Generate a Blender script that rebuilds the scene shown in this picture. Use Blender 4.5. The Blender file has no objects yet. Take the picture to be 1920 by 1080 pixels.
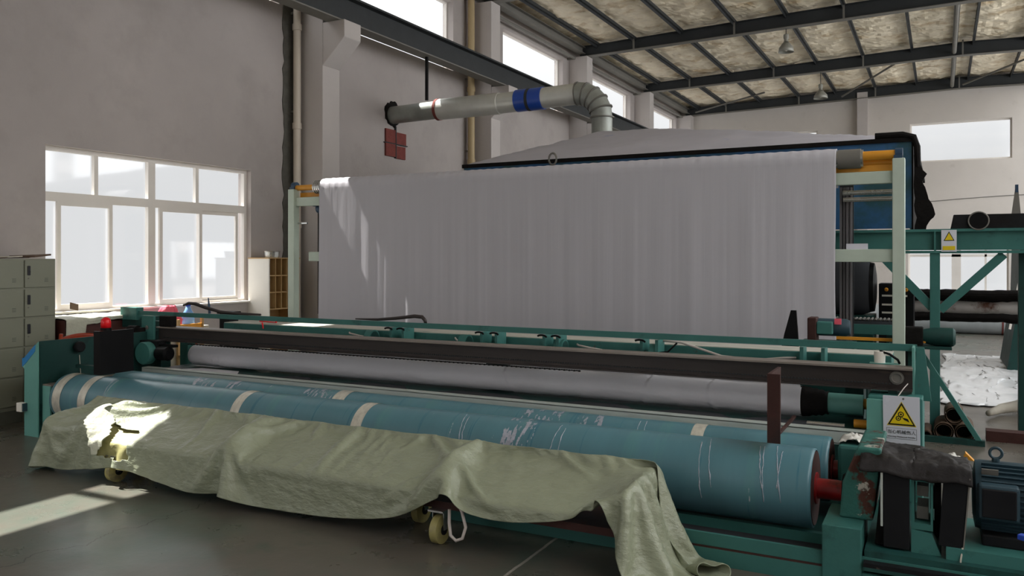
import bpy, bmesh, math, random
from mathutils import Vector, Matrix, noise
random.seed(7)
S = bpy.context.scene
COL = S.collection
PI = math.pi

# ------------------------------------------------------------------ camera
cd = bpy.data.cameras.new('camera'); cam = bpy.data.objects.new('camera', cd); COL.objects.link(cam)
cam.location = (0, 0, 1.6); cam.rotation_euler = (PI/2, 0, math.radians(27.64))
cd.lens = 28.82; cd.sensor_width = 36; cd.shift_y = -0.0286; cd.clip_end = 200
S.camera = cam
# ------------------------------------------------------------------ light
SKY = 1.0; SKY_RIGHT = 5.0; SKY_BACK = 1.0   # sky boosted on the right and behind, added fill for the hall
w = bpy.data.worlds.new('sky'); S.world = w; w.use_nodes = True
wn = w.node_tree.nodes; wl = w.node_tree.links
bg = wn['Background']
tc = wn.new('ShaderNodeTexCoord'); sx = wn.new('ShaderNodeSeparateXYZ'); mr = wn.new('ShaderNodeMapRange')
wl.new(tc.outputs['Generated'], sx.inputs[0]); wl.new(sx.outputs['Z'], mr.inputs['Value'])
mr.inputs['From Min'].default_value = 0.10; mr.inputs['From Max'].default_value = 0.75
mr.inputs['To Min'].default_value = 1.32 * SKY; mr.inputs['To Max'].default_value = 4.0 * SKY
bg.inputs['Color'].default_value = (0.97, 0.985, 1.0, 1)
mx_ = wn.new('ShaderNodeMapRange'); mx_.inputs['From Min'].default_value = 0.05; mx_.inputs['From Max'].default_value = 0.8
mx_.inputs['To Min'].default_value = 0.0; mx_.inputs['To Max'].default_value = SKY_RIGHT
wl.new(sx.outputs['X'], mx_.inputs['Value'])
my_ = wn.new('ShaderNodeMapRange'); my_.inputs['From Min'].default_value = -0.1; my_.inputs['From Max'].default_value = -0.8
my_.inputs['To Min'].default_value = 0.0; my_.inputs['To Max'].default_value = SKY_BACK
wl.new(sx.outputs['Y'], my_.inputs['Value'])
a1 = wn.new('ShaderNodeMath'); a2 = wn.new('ShaderNodeMath')
wl.new(mr.outputs[0], a1.inputs[0]); wl.new(mx_.outputs[0], a1.inputs[1]); wl.new(a1.outputs[0], a2.inputs[0]); wl.new(my_.outputs[0], a2.inputs[1])
wl.new(a2.outputs[0], bg.inputs['Strength'])
sd = bpy.data.lights.new('sun', 'SUN'); sun = bpy.data.objects.new('sun', sd); COL.objects.link(sun)
sd.energy = 30.0; sd.angle = math.radians(0.6); sd.color = (1, 0.96, 0.9)
sun.rotation_euler = Vector((1, 0.014, -1.63)).to_track_quat('-Z', 'Y').to_euler()
sun.location = (-12, 0, 14)
vs = S.view_settings; vs.view_transform = 'Standard'; vs.look = 'None'; vs.gamma = 1; vs.use_curve_mapping = False
vs.exposure = -0.58
S.cycles.max_bounces = 10; S.cycles.diffuse_bounces = 6; S.cycles.transparent_max_bounces = 12

# ------------------------------------------------------------------ materials
def lin(c):
    return tuple(((v/255)/12.92 if v/255 <= 0.04045 else ((v/255+0.055)/1.055)**2.4) for v in c)
MATS = {}
def mat(name, col, rough=0.6, metal=0.0, var=0.15, vs_=3.0, bump=0.0, bs=40.0, patches=(), rvar=0.1, stretch=(1, 1, 1), srgb=True, spec=0.5, emit=0, bstretch=None):
    m = bpy.data.materials.new(name); m.use_nodes = True; MATS[name] = m
    N = m.node_tree.nodes; L = m.node_tree.links; p = N['Principled BSDF']
    c = lin(col) if srgb else col
    t = N.new('ShaderNodeTexCoord')
    def mapped(st):
        mp = N.new('ShaderNodeMapping'); mp.inputs['Scale'].default_value = st
        L.new(t.outputs['Object'], mp.inputs[0]); return mp.outputs[0]
    def nz(sc, st=(1, 1, 1), det=6, ro=0.6):
        n = N.new('ShaderNodeTexNoise'); n.inputs['Scale'].default_value = sc
        n.inputs['Detail'].default_value = det; n.inputs['Roughness'].default_value = ro
        L.new(mapped(st), n.inputs['Vector']); return n.outputs['Fac']
    r = N.new('ShaderNodeValToRGB'); L.new(nz(vs_, stretch), r.inputs[0])
    r.color_ramp.elements[0].position = 0.25; r.color_ramp.elements[1].position = 0.75
    r.color_ramp.elements[0].color = (*[v*(1-var) for v in c], 1)
    r.color_ramp.elements[1].color = (*[min(1, v*(1+var)) for v in c], 1)
    out = r.outputs[0]
    for (pc, sc, lo, hi, st) in patches:
        mp = N.new('ShaderNodeMapRange'); mp.inputs['From Min'].default_value = lo; mp.inputs['From Max'].default_value = hi
        L.new(nz(sc, st, 8, 0.65), mp.inputs['Value'])
        mx = N.new('ShaderNodeMix'); mx.data_type = 'RGBA'
        L.new(mp.outputs[0], mx.inputs['Factor']); L.new(out, mx.inputs['A']); mx.inputs['B'].default_value = (*lin(pc), 1)
        out = mx.outputs['Result']
    L.new(out, p.inputs['Base Color'])
    p.inputs['Metallic'].default_value = metal; p.inputs['Specular IOR Level'].default_value = spec
    rr = N.new('ShaderNodeMapRange'); rr.inputs['To Min'].default_value = max(0, rough-rvar); rr.inputs['To Max'].default_value = min(1, rough+rvar)
    L.new(nz(vs_*2.3, stretch), rr.inputs['Value']); L.new(rr.outputs[0], p.inputs['Roughness'])
    if bump:
        b = N.new('ShaderNodeBump'); b.inputs['Strength'].default_value = bump; b.inputs['Distance'].default_value = 0.02
        L.new(nz(bs, bstretch or stretch, 5), b.inputs['Height']); L.new(b.outputs[0], p.inputs['Normal'])
    if emit:
        p.inputs['Emission Color'].default_value = (*c, 1); p.inputs['Emission Strength'].default_value = emit
    return m
RUST = (88, 52, 38); GRIME = (40, 36, 33)
mat('plaster', (186, 180, 177), 0.85, var=0.05, vs_=1.2, bump=0.12, bs=25, patches=[((170, 162, 156), 1.6, .6, .9, (1, 1, 1)), ((140, 132, 126), 9, .74, .82, (1, 1, .5))])
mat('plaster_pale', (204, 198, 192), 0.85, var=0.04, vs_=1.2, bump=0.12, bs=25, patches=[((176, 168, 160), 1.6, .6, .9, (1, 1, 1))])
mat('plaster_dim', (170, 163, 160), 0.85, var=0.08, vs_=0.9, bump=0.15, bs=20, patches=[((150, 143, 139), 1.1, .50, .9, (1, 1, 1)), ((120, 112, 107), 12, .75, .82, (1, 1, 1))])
mat('render_grey', (86, 84, 78), 0.95, var=0.25, vs_=8, bump=0.5, bs=30)
mat('reveal', (225, 220, 214), 0.7, var=0.04)
mat('steel_dark', (50, 53, 55), 0.6, spec=.3, var=0.12, bump=0.03, patches=[(RUST, 14, .72, .8, (1, 1, 1))])
mat('steel_grey', (110, 108, 102), 0.6, var=0.1)
mat('foil', (244, 232, 208), 0.5, var=0.12, vs_=2.5, bump=1.0, bs=5, metal=.15, patches=[((188, 160, 116), 1.6, .52, .72, (1, 1.6, 1)), ((92, 68, 44), 4, .66, .80, (1, 2, 1))], rvar=.15, bstretch=(1, 2.5, 1))
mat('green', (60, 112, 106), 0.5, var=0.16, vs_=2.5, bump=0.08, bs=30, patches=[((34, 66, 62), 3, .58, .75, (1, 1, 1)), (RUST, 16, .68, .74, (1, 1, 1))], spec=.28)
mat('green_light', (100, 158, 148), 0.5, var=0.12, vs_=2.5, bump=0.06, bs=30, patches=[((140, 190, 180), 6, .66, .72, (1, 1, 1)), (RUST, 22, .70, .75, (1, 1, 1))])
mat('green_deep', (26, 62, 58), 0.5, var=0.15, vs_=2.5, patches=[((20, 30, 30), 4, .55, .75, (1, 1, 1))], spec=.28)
mat('green_peel', (48, 100, 92), 0.5, var=0.2, vs_=6, bump=0.4, bs=18, patches=[((74, 42, 32), 7, .52, .58, (1, 1, 1)), ((170, 165, 155), 9, .60, .63, (1, 1, 1)), ((30, 28, 26), 3, .62, .7, (1, 1, 1))], spec=.28)
mat('green_oily', (38, 80, 76), 0.45, var=0.2, vs_=3, patches=[((22, 24, 24), 2.2, .42, .60, (1, 1, .7)), (RUST, 18, .66, .72, (1, 1, 1))], spec=.28)
mat('blue_paint', (36, 128, 190), 0.5, var=0.15, patches=[((150, 200, 220), 9, .60, .66, (1, 1, 1))])
mat('roller_vinyl', (84, 126, 137), 0.33, var=0.10, vs_=2.2, stretch=(3, .3, .3), bump=0.03, bs=14, patches=[((92, 146, 140), 1.3, .55, .8, (3, .2, .2)), ((60, 112, 128), 3, .60, .62, (4, .1, .1)), ((186, 190, 196), 7, .69, .72, (5, 1.0, 1.0))])
mat('wrap_white', (168, 172, 184), 0.3, var=0.2, vs_=30, bump=0.5, bs=30)
mat('tape_silver', (206, 202, 188), 0.32, metal=0.2, var=0.25, vs_=14, bump=0.3, bs=20, stretch=(2, 1, 1))
mat('tarp', (142, 148, 126), 0.36, var=0.06, vs_=5, bump=0.8, bs=8, patches=[((150, 156, 138), 3, .55, .75, (1, 1, 1))], rvar=.15, bstretch=(.8, 1.6, 1.9))
mat('tarp_dark', (112, 118, 98), 0.32, var=0.10, vs_=5, bump=0.2, bs=16, rvar=.15)
mat('tarp_inner', (150, 146, 96), 0.6, var=0.1, vs_=4, bump=0.3, bs=14)
mat('film_glare', (226, 228, 230), 0.22, var=0.06, vs_=3, bump=.1, bs=5)  # near-white plastic that also carries the window glare on the far floor
mat('tarp_white', (188, 190, 172), 0.5, var=0.06, vs_=9, bump=0.4, bs=24)
mat('galvanised', (186, 194, 188), 0.42, metal=0.1, var=0.12, vs_=5, stretch=(.6, 6, 6), patches=[(RUST, 10, .72, .78, (1, 1, 1))])
mat('duct', (206, 208, 202), 0.36, metal=0.3, var=0.12, vs_=3, bump=0.06, bs=6)
mat('duct_dark', (146, 150, 144), 0.4, metal=0.35, var=0.2, vs_=4)
mat('beam_iron', (58, 52, 50), 0.42, metal=0.2, var=0.2, vs_=3, stretch=(.5, 4, 4), patches=[((84, 70, 62), 5, .6, .75, (.5, 3, 3))], bump=0.03, spec=.28)
mat('beam_edge', (132, 122, 114), 0.45, metal=0.2, var=0.2, vs_=5)
mat('iron_rust', (62, 36, 32), 0.6, var=0.3, vs_=5, bump=0.1, patches=[((36, 32, 32), 3, .5, .7, (1, 1, 1)), ((150, 90, 84), 20, .7, .74, (1, 1, 1))], spec=.28)
mat('black', (17, 17, 18), 0.42, var=0.2, vs_=5, spec=.12)
mat('black_rough', (24, 22, 21), 0.8, var=0.4, vs_=6, bump=0.4, bs=18, spec=.12)
mat('black_sheet', (46, 44, 44), 0.5, var=0.5, vs_=4, bump=0.6, bs=8, patches=[((104, 100, 96), 3.5, .56, .72, (.6, 2, 1)), ((30, 27, 22), 5, .55, .65, (1, 1, 1))], spec=.12)
mat('plate_dark', (30, 31, 33), 0.5, var=0.25, vs_=4, patches=[((24, 22, 20), 3, .5, .7, (1, 1, 1)), ((80, 74, 66), 14, .68, .74, (1, 1, 1))], spec=.12)
mat('cloth', (190, 189, 196), 0.95, var=0.02, vs_=1.6, stretch=(6, 1, .12), bump=0.12, bs=5, spec=0.1, bstretch=(6, 1, .10))
mat('cloth_roll', (212, 211, 217), 0.95, var=0.05, vs_=3, bump=0.25, bs=6, spec=0.1)
mat('felt_dark', (66, 68, 72), 0.95, var=0.12, vs_=3, spec=.1)
mat('frame_pale', (186, 200, 186), 0.5, var=0.06, vs_=6, patches=[((150, 150, 135), 14, .70, .76, (1, 1, 1))])
mat('orange', (214, 148, 40), 0.45, var=0.12, patches=[((140, 80, 30), 12, .68, .76, (1, 1, 1))])
mat('chrome', (190, 190, 186), 0.25, metal=0.85, var=0.1)
mat('alu', (110, 108, 110), 0.5, metal=0.3, var=0.1, stretch=(1, 1, .2))
mat('blue_dark', (34, 86, 132), 0.6, var=0.3, vs_=1.6, patches=[((26, 72, 80), 1.4, .45, .6, (1, 1, 1))], bump=.1, bs=6)
mat('blue_tape', (28, 74, 170), 0.35, var=0.12)
mat('hood_cloth', (176, 174, 182), 0.85, var=0.06, vs_=1.5, bump=0.25, bs=3, patches=[((120, 134, 180), 1.6, .62, .75, (1, 1, 1)), ((96, 86, 80), 5, .68, .76, (1, .4, 1))])
mat('bearing_blue', (38, 66, 92), 0.4, var=0.1)
mat('red_hub', (150, 26, 28), 0.35, var=0.2, patches=[((50, 16, 16), 10, .55, .7, (1, 1, 1))])
mat('motor_blue', (44, 66, 76), 0.45, var=0.2, patches=[((28, 36, 40), 3, .5, .7, (1, 1, 1))], spec=.28)
mat('locker', (128, 130, 114), 0.5, var=0.06, vs_=2, patches=[((96, 92, 72), 6, .68, .76, (1, 1, 1))])
mat('locker_gap', (84, 86, 76), 0.6)
mat('lock_black', (22, 24, 32), 0.3)
mat('wood_brown', (78, 40, 34), 0.5, var=0.1, stretch=(1, 4, 1))
mat('wood_red', (150, 52, 24), 0.35, var=0.15)
mat('wood_tan', (184, 150, 100), 0.6, var=0.12)
mat('white_board', (236, 232, 222), 0.5, var=0.03)
mat('beam_top_pale', (176, 174, 164), 0.9, var=0.1, vs_=4, stretch=(.5, 3, 3), patches=[((70, 110, 104), 3, .60, .72, (.4, 2, 1))])
mat('plastic_red', (225, 20, 30), 0.3, var=0.05)
mat('plastic_pink', (226, 90, 110), 0.5, var=0.1)
mat('plastic_blue', (120, 170, 230), 0.3, var=0.1)
mat('bright_blue', (20, 70, 190), 0.35, var=0.06)
mat('brick', (118, 58, 52), 0.9, var=0.2, vs_=9, bump=.3)
mat('pvc', (196, 186, 172), 0.5, var=0.06, vs_=4, stretch=(1, 1, .3))
mat('pvc_yellow', (176, 156, 118), 0.55, var=0.1, vs_=4, stretch=(1, 1, .3))
mat('paper', (190, 185, 172), 0.8, var=0.12, vs_=8)
mat('cardboard', (92, 74, 60), 0.85, var=0.2)
mat('wheel_pu', (158, 150, 96), 0.45, var=0.15, patches=[((110, 104, 84), 9, .5, .7, (1, 1, 1))])
mat('rope', (190, 182, 176), 0.9, var=0.1)
mat('sign_white', (214, 216, 226), 0.25, var=0.02)
mat('sign_yellow', (226, 200, 20), 0.4, var=0.03)
mat('sign_black', (16, 18, 22), 0.4, var=0.02)
mat('lampshade', (150, 150, 142), 0.4, metal=.2, var=0.1)
mat('rag_white', (200, 198, 190), 0.6, var=0.15, vs_=9)
mat('big_roll', (160, 166, 168), 0.6, var=0.1, vs_=2, stretch=(4, 1, 1))
mat('stained_drum', (186, 182, 180), 0.6, var=0.2, vs_=3, patches=[((96, 60, 44), 5, .55, .68, (1, 1, 1))])
def glass(name, a):
    m = bpy.data.materials.new(name); m.use_nodes = True; MATS[name] = m
    N = m.node_tree.nodes; L = m.node_tree.links; N.clear()
    o = N.new('ShaderNodeOutputMaterial'); t = N.new('ShaderNodeBsdfTransparent'); g = N.new('ShaderNodeBsdfGlossy'); x = N.new('ShaderNodeMixShader')
    t.inputs[0].default_value = (a, a, a, 1); g.inputs['Roughness'].default_value = .05; x.inputs[0].default_value = .05
    L.new(t.outputs[0], x.inputs[1]); L.new(g.outputs[0], x.inputs[2]); L.new(x.outputs[0], o.inputs[0]); return m
glass('glass', 0.96)
# floor: worn green paint over concrete, crack and joint
def floor_mat():
    m = mat('floor', (92, 87, 79), 0.30, var=0.14, vs_=.9, bump=0.06, bs=14, rvar=.14,
            patches=[((72, 88, 78), .55, .50, .66, (1, 1, 1)), ((58, 72, 62), 2.0, .60, .76, (1, 1, 1)), ((74, 64, 52), 1.4, .60, .74, (1, 1, 1)), ((150, 148, 140), 16, .745, .77, (1, 1, 1)), ((60, 140, 120), 11, .755, .775, (1, 1, 1))])
    N = m.node_tree.nodes; L = m.node_tree.links; p = N['Principled BSDF']
    t = N.new('ShaderNodeTexCoord'); s = N.new('ShaderNodeSeparateXYZ'); L.new(t.outputs['Object'], s.inputs[0])
    def math_(op, a, b=None, c=None):
        n = N.new('ShaderNodeMath'); n.operation = op
        for i, v in enumerate((a, b, c)):
            if v is None: continue
            if isinstance(v, (int, float)): n.inputs[i].default_value = v
            else: L.new(v, n.inputs[i])
        return n.outputs[0]
    base = p.inputs['Base Color'].links[0].from_socket
    def line(base, x0, wob, sc, width, col, ymin, ymax):
        nz = N.new('ShaderNodeTexNoise'); nz.noise_dimensions = '1D'; nz.inputs['Scale'].default_value = sc; nz.inputs['Detail'].default_value = 8
        nz.inputs['Roughness'].default_value = .62
        L.new(s.outputs['Y'], nz.inputs['W'])
        cx = math_('MULTIPLY_ADD', nz.outputs['Fac'], wob, x0 - wob/2)
        d = math_('ABSOLUTE', math_('SUBTRACT', s.outputs['X'], cx))
        k = math_('LESS_THAN', d, width)
        k = math_('MULTIPLY', k, math_('GREATER_THAN', s.outputs['Y'], ymin)); k = math_('MULTIPLY', k, math_('LESS_THAN', s.outputs['Y'], ymax))
        mx = N.new('ShaderNodeMix'); mx.data_type = 'RGBA'; L.new(k, mx.inputs['Factor']); L.new(base, mx.inputs['A']); mx.inputs['B'].default_value = (*lin(col), 1)
        return mx.outputs['Result']
    base = line(base, -4.28, .55, 1.3, .0055, (38, 36, 32), 2.0, 4.1)
    base = line(base, -1.95, .02, 3, .009, (150, 146, 138), 3.2, 4.3)
    L.new(base, p.inputs['Base Color'])
floor_mat()

# ------------------------------------------------------------------ builders
class B:
    def __init__(s): s.bm = bmesh.new()
    def box(s, x0, x1, y0, y1, z0, z1):
        v = [s.bm.verts.new(c) for c in ((x0,y0,z0),(x1,y0,z0),(x1,y1,z0),(x0,y1,z0),(x0,y0,z1),(x1,y0,z1),(x1,y1,z1),(x0,y1,z1))]
        for f in ((0,3,2,1),(4,5,6,7),(0,1,5,4),(1,2,6,5),(2,3,7,6),(3,0,4,7)): s.bm.faces.new([v[i] for i in f])
        return s
    def prism(s, pts, vec):
        vec = Vector(vec); a = [s.bm.verts.new(p) for p in pts]; b = [s.bm.verts.new(Vector(p)+vec) for p in pts]; n = len(pts)
        s.bm.faces.new(a[::-1]); s.bm.faces.new(b)
        for i in range(n): s.bm.faces.new((a[i], a[(i+1)%n], b[(i+1)%n], b[i]))
        return s
    def bar(s, p0, p1, w, h, up=(0,0,1)):
        p0 = Vector(p0); p1 = Vector(p1); d = (p1-p0).normalized(); u = Vector(up); r = d.cross(u)
        if r.length < 1e-4: r = d.cross(Vector((0,1,0)))
        r.normalize(); u = r.cross(d); r *= w/2; u *= h/2
        return s.prism([p0-r-u, p0+r-u, p0+r+u, p0-r+u], p1-p0)
    def ring(s, pts, rad, n=12, caps=True, closed=False):
        pts = [Vector(p) for p in pts]; rings = []; m = len(pts); prev = None
        for i, p in enumerate(pts):
            if closed: d = pts[(i+1)%m]-pts[i-1]
            else: d = pts[min(i+1,m-1)]-pts[max(i-1,0)]
            d.normalize()
            if prev is None:
                a = d.cross(Vector((0,0,1)))
                if a.length < 1e-3: a = d.cross(Vector((0,1,0)))
            else: a = prev - d*prev.dot(d)
            a.normalize(); prev = a; b = d.cross(a)
            r = rad[i] if isinstance(rad, (list, tuple)) else rad
            rings.append([s.bm.verts.new(p + a*math.cos(2*PI*k/n)*r + b*math.sin(2*PI*k/n)*r) for k in range(n)])
        for i in range(m if closed else m-1):
            A = rings[i]; C = rings[(i+1)%m]
            for k in range(n): s.bm.faces.new((A[k], A[(k+1)%n], C[(k+1)%n], C[k]))
        if caps and not closed:
            s.bm.faces.new(rings[0][::-1]); s.bm.faces.new(rings[-1])
        return s
    def cyl(s, p0, p1, r, n=28): return s.ring([p0, p1], r, n)
    def grid(s, fn, nu, nv, skip=None):
        g = [[s.bm.verts.new(fn(i/nu, j/nv)) for j in range(nv+1)] for i in range(nu+1)]
        for i in range(nu):
            for j in range(nv):
                if skip and skip((i+.5)/nu, (j+.5)/nv): continue
                s.bm.faces.new((g[i][j], g[i+1][j], g[i+1][j+1], g[i][j+1]))
        return s
def wloc(o):
    v = Vector((0,0,0))
    while o is not None: v += o.location; o = o.parent
    return v
def emit(name, b, m, parent=None, smooth=False, bevel=0, solid=0, subd=0):
    me = bpy.data.meshes.new(name)
    bmesh.ops.recalc_face_normals(b.bm, faces=b.bm.faces)
    if parent is not None: bmesh.ops.translate(b.bm, verts=b.bm.verts, vec=-wloc(parent))
    b.bm.to_mesh(me); b.bm.free()
    o = bpy.data.objects.new(name, me); COL.objects.link(o); me.materials.append(MATS[m])
    if parent is not None: o.parent = parent
    if smooth:
        for p in me.polygons: p.use_smooth = True
        if smooth != 'all':
            e = me.edges; me.set_sharp_from_angle(angle=math.radians(35))
    if solid:
        md = o.modifiers.new('thickness', 'SOLIDIFY'); md.thickness = solid; md.offset = 0
    if bevel:
        md = o.modifiers.new('bevel', 'BEVEL'); md.width = bevel; md.segments = 2; md.limit_method = 'ANGLE'
    return o
def thing(name, label, cat, loc, group=None):
    o = bpy.data.objects.new(name, None); COL.objects.link(o); o.location = loc; o.empty_display_size = .1
    o['label'] = label; o['category'] = cat
    if group: o['group'] = group
    return o
def tag(o, label, cat, group=None, kind=None):
    if label: o['label'] = label
    if cat: o['category'] = cat
    if group: o['group'] = group
    if kind: o['kind'] = kind
    return o
def struct(o, label=None):
    o['kind'] = 'structure'
    if label: o['label'] = label
    return o
def dup(root, delta, label):
    r = root.copy(); COL.objects.link(r); r.location = root.location + Vector(delta); r['label'] = label
    def rec(a, b):
        for ch in list(a.children):
            if ch is b: continue
            c = ch.copy(); COL.objects.link(c); c.parent = b; rec(ch, c)
    rec(root, r); return r
def lerp_tab(tab, x):
    if x <= tab[0][0]: return tab[0][1]
    for (a, va), (b, vb) in zip(tab, tab[1:]):
        if x <= b:
            t = (x-a)/(b-a); return va+(vb-va)*t
    return tab[-1][1]
def fbm(x, y, z=0, o=4): return noise.fractal(Vector((x, y, z)), 0.6, 2.0, o)

# ------------------------------------------------------------------ structure
EY = 29.6; WX = -8.5; EAVE = 7.16; RX = 0.5; RZ = 7.42; BX = 9.5; Y0 = -5.0
def slabs(axis, a0, a1, z0, z1, t0, t1, holes):
    b = B(); ua = sorted({a0, a1, *[h[0] for h in holes], *[h[1] for h in holes]}); uz = sorted({z0, z1, *[h[2] for h in holes], *[h[3] for h in holes]})
    for i in range(len(ua)-1):
        run = None
        for j in range(len(uz)-1):
            ca, cz = (ua[i]+ua[i+1])/2, (uz[j]+uz[j+1])/2
            if any(h[0] < ca < h[1] and h[2] < cz < h[3] for h in holes):
                if run: b_add(b, axis, ua[i], ua[i+1], run[0], run[1], t0, t1); run = None
            else: run = (run[0] if run else uz[j], uz[j+1])
        if run: b_add(b, axis, ua[i], ua[i+1], run[0], run[1], t0, t1)
    return b
def b_add(b, axis, a0, a1, z0, z1, t0, t1):
    if axis == 'y': b.box(t0, t1, a0, a1, z0, z1)
    else: b.box(a0, a1, t0, t1, z0, z1)
low = [(5.46, 8.41, 1.0, 2.83), (.42, 3.37, 1.0, 2.83), (-4.2, -1.25, 1.0, 2.83)]
ZB = 5.29; ZT = 6.65
high = [(-4.44, -1.2, ZB, ZT), (.62, 4.2, ZB, ZT), (6.1, 8.96, ZB, ZT), (10.42, 13.74, ZB, ZT), (15.8, 19.02, ZB, ZT), (20.9, 24.1, ZB, ZT), (26.2, 29.0, ZB, ZT)]
struct(emit('floor', B().box(WX-.24, BX+.24, Y0, EY+.24, -.2, 0), 'floor'))
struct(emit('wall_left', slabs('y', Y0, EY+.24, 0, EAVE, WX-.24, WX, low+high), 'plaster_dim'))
endw = [(-.9, 1.94, 4.72, 5.97), (-6.6, -3.74, 4.72, 5.97), (-.95, 1.85, .56, 2.5), (-6.6, -3.74, .56, 2.5), (4.4, 7.2, 4.72, 5.97), (4.4, 7.2, .56, 2.5)]
eb = slabs('x', WX, BX, 0, EAVE, EY, EY+.24, endw)
eb.prism([(WX, EY, EAVE), (BX, EY, EAVE), (RX, EY, RZ)], (0, .24, 0))
struct(emit('wall_back', eb, 'plaster_pale'))
rw = [(y, y+4.4, .8, 6.7) for y in (8.2, 13.2, 18.2, 23.2)]
struct(emit('wall_right', slabs('y', Y0, EY+.24, 0, EAVE, BX, BX+.24, rw), 'plaster'))
# roof panel sheets with sagging insulation between purlins
def roof(x):
    return EAVE + (RZ-EAVE)*(1-abs(x-RX)/(RX-WX))
rb = B()
def rf(u, v):
    x = WX-.24 + (BX+.48-WX)*u; y = Y0 + (EY+.24-Y0)*v
    s = abs(math.sin((x+7.9)/1.2*PI))
    return (x, y, roof(x) + .03 - .07*s*(.6+.8*fbm(x*.8, y*.6)) + .045*fbm(x*2.4, y*3.4) + .010*fbm(x*7, y*8) - .05*abs(math.sin((y-14.53)/5.03*PI))**.5)
def fill_openings(u, v):  # unseen roof openings, added to let fill light into the hall
    x = WX-.24 + (BX+.48-WX)*u; y = Y0 + (EY+.24-Y0)*v
    return (3.15 < x < 5.5 or 6.2 < x < 8.2) and y % 5.05 > .5
rb.grid(rf, 240, 420, fill_openings)
struct(emit('ceiling', rb, 'foil', solid=.05))
struct(emit('wall_light_block', slabs('x', WX, BX, 0, EAVE, Y0-.24, Y0, [(-7.8, -4.4, .05, 4.2)]), 'plaster'))  # unseen wall added to cut front light, opening kept at the left
PIL = [4.30, 9.32, 14.38, 19.4, 24.5, 29.2]
for i, y in enumerate(PIL):
    b = B().box(WX, -8.0, y, y+.38, 0, 6.78)
    b.prism([(-8.0, y, 4.42), (-7.6, y, 4.80), (-7.6, y, 5.05), (-8.0, y, 5.05)], (0, .38, 0))
    struct(emit(f'trim_{i+1}', b, 'plaster', bevel=.01))
for i, x in enumerate((-2.47, 3.2)):
    struct(emit(f'trim_{i+7}', B().box(x, x+.32, EY-.25, EY, 0, 7.1), 'plaster'))
# ragged strip of bare grey render on left wall
sp = []
for k in range(61):
    z = 6.9*k/60; sp.append((WX, 9.02+.05*fbm(z*5, 3)+.03*random.random(), z))
sp += [(WX, 9.32, 6.9), (WX, 9.32, 0)]
struct(emit('trim_9', B().prism(sp, (.012, 0, 0)), 'render_grey'))
# recessed lighter panel beyond corbel
# windows
wi = 1
def win_frame_y(y0, y1, z0, z1, cols, zt=None, xin=WX-.14, t=.05):
    """frame in the left/right wall: returns builder of bars"""
    global wi
    b = B(); x0, x1 = xin, xin+.06
    b.box(x0, x1, y0, y1, z0, z0+t); b.box(x0, x1, y0, y1, z1-t, z1); b.box(x0, x1, y0, y0+t, z0+t, z1-t); b.box(x0, x1, y1-t, y1, z0+t, z1-t)
    f = emit(f'window_{wi}', b, 'reveal'); wi += 1; struct(f)
    return f
def pane_y(f, y0, y1, z0, z1, x):
    emit('window_pane', B().box(x-.004, x+.004, y0, y1, z0, z1), 'glass', f)
for (y0, y1, z0, z1) in low:
    f = win_frame_y(y0, y1, z0, z1, None)
    ym = y0+1.40; zt = 2.28; X = WX-.14
    b = B().box(X, X+.06, ym-.05, ym+.05, z0+.05, z1-.05).box(X, X+.06, y0+.05, ym-.05, zt-.05, zt+.05).box(X, X+.06, ym+.05, y1-.05, zt-.05, zt+.05)
    ym2 = y0+1.38
    for yy in (y0+.66, y0+2.10): b.box(X, X+.05, yy-.025, yy+.025, zt+.05, z1-.05)
    emit('mullion', b, 'reveal', f)
    for (a, c, xo) in ((y0+.18, y0+.86, .035), (ym+.11, y0+2.17, .035), (y0+2.13, y1-.13, 0)):
        s = B(); XX = X+xo; z2 = zt-.05; z1_ = z0+.05
        s.box(XX, XX+.03, a, a+.045, z1_, z2).box(XX, XX+.03, c-.045, c, z1_, z2).box(XX, XX+.03, a+.045, c-.045, z1_, z1_+.045).box(XX, XX+.03, a+.045, c-.045, z2-.045, z2)
        emit('sash', s, 'reveal', f)
    pane_y(f, y0+.05, y1-.05, z0+.05, z1-.05, X+.015)
    emit('window_sill', B().box(WX-.08, WX+.03, y0, y1, z0-.001, z0+.02), 'reveal', f)
for (y0, y1, z0, z1) in high:
    f = win_frame_y(y0, y1, z0, z1, None, xin=WX-.2, t=.03)
    b = B(); n = 3
    if y0 == .62:
        b.box(WX-.19, WX-.16, 3.50, 3.60, z0+.03, z1-.03); emit('mullion', b, 'reveal', f)
    else: b.bm.free()
    pane_y(f, y0+.03, y1-.03, z0+.03, z1-.03, WX-.18)
for (x0, x1, z0, z1) in endw:
    b = B(); t = .05; Y = EY+.1
    b.box(x0, x1, Y, Y+.05, z0, z0+t).box(x0, x1, Y, Y+.05, z1-t, z1).box(x0, x0+t, Y, Y+.05, z0+t, z1-t).box(x1-t, x1, Y, Y+.05, z0+t, z1-t)
    f = struct(emit(f'window_{wi}', b, 'reveal')); wi += 1
    if z0 < 1:
        m = B().box(x0+t, x1-t, Y-.01, Y+.06, 1.66, 1.74)
        for k, wd in ((.28, .03), (.49, .13), (.78, .03)):
            xm = x0+(x1-x0)*k; m.box(xm-wd, xm+wd, Y-.01, Y+.06, z0+t, z1-t)
        emit('mullion', m, 'reveal', f)
    emit('window_pane', B().box(x0+t, x1-t, Y+.02, Y+.028, z0+t, z1-t), 'glass', f)
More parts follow.
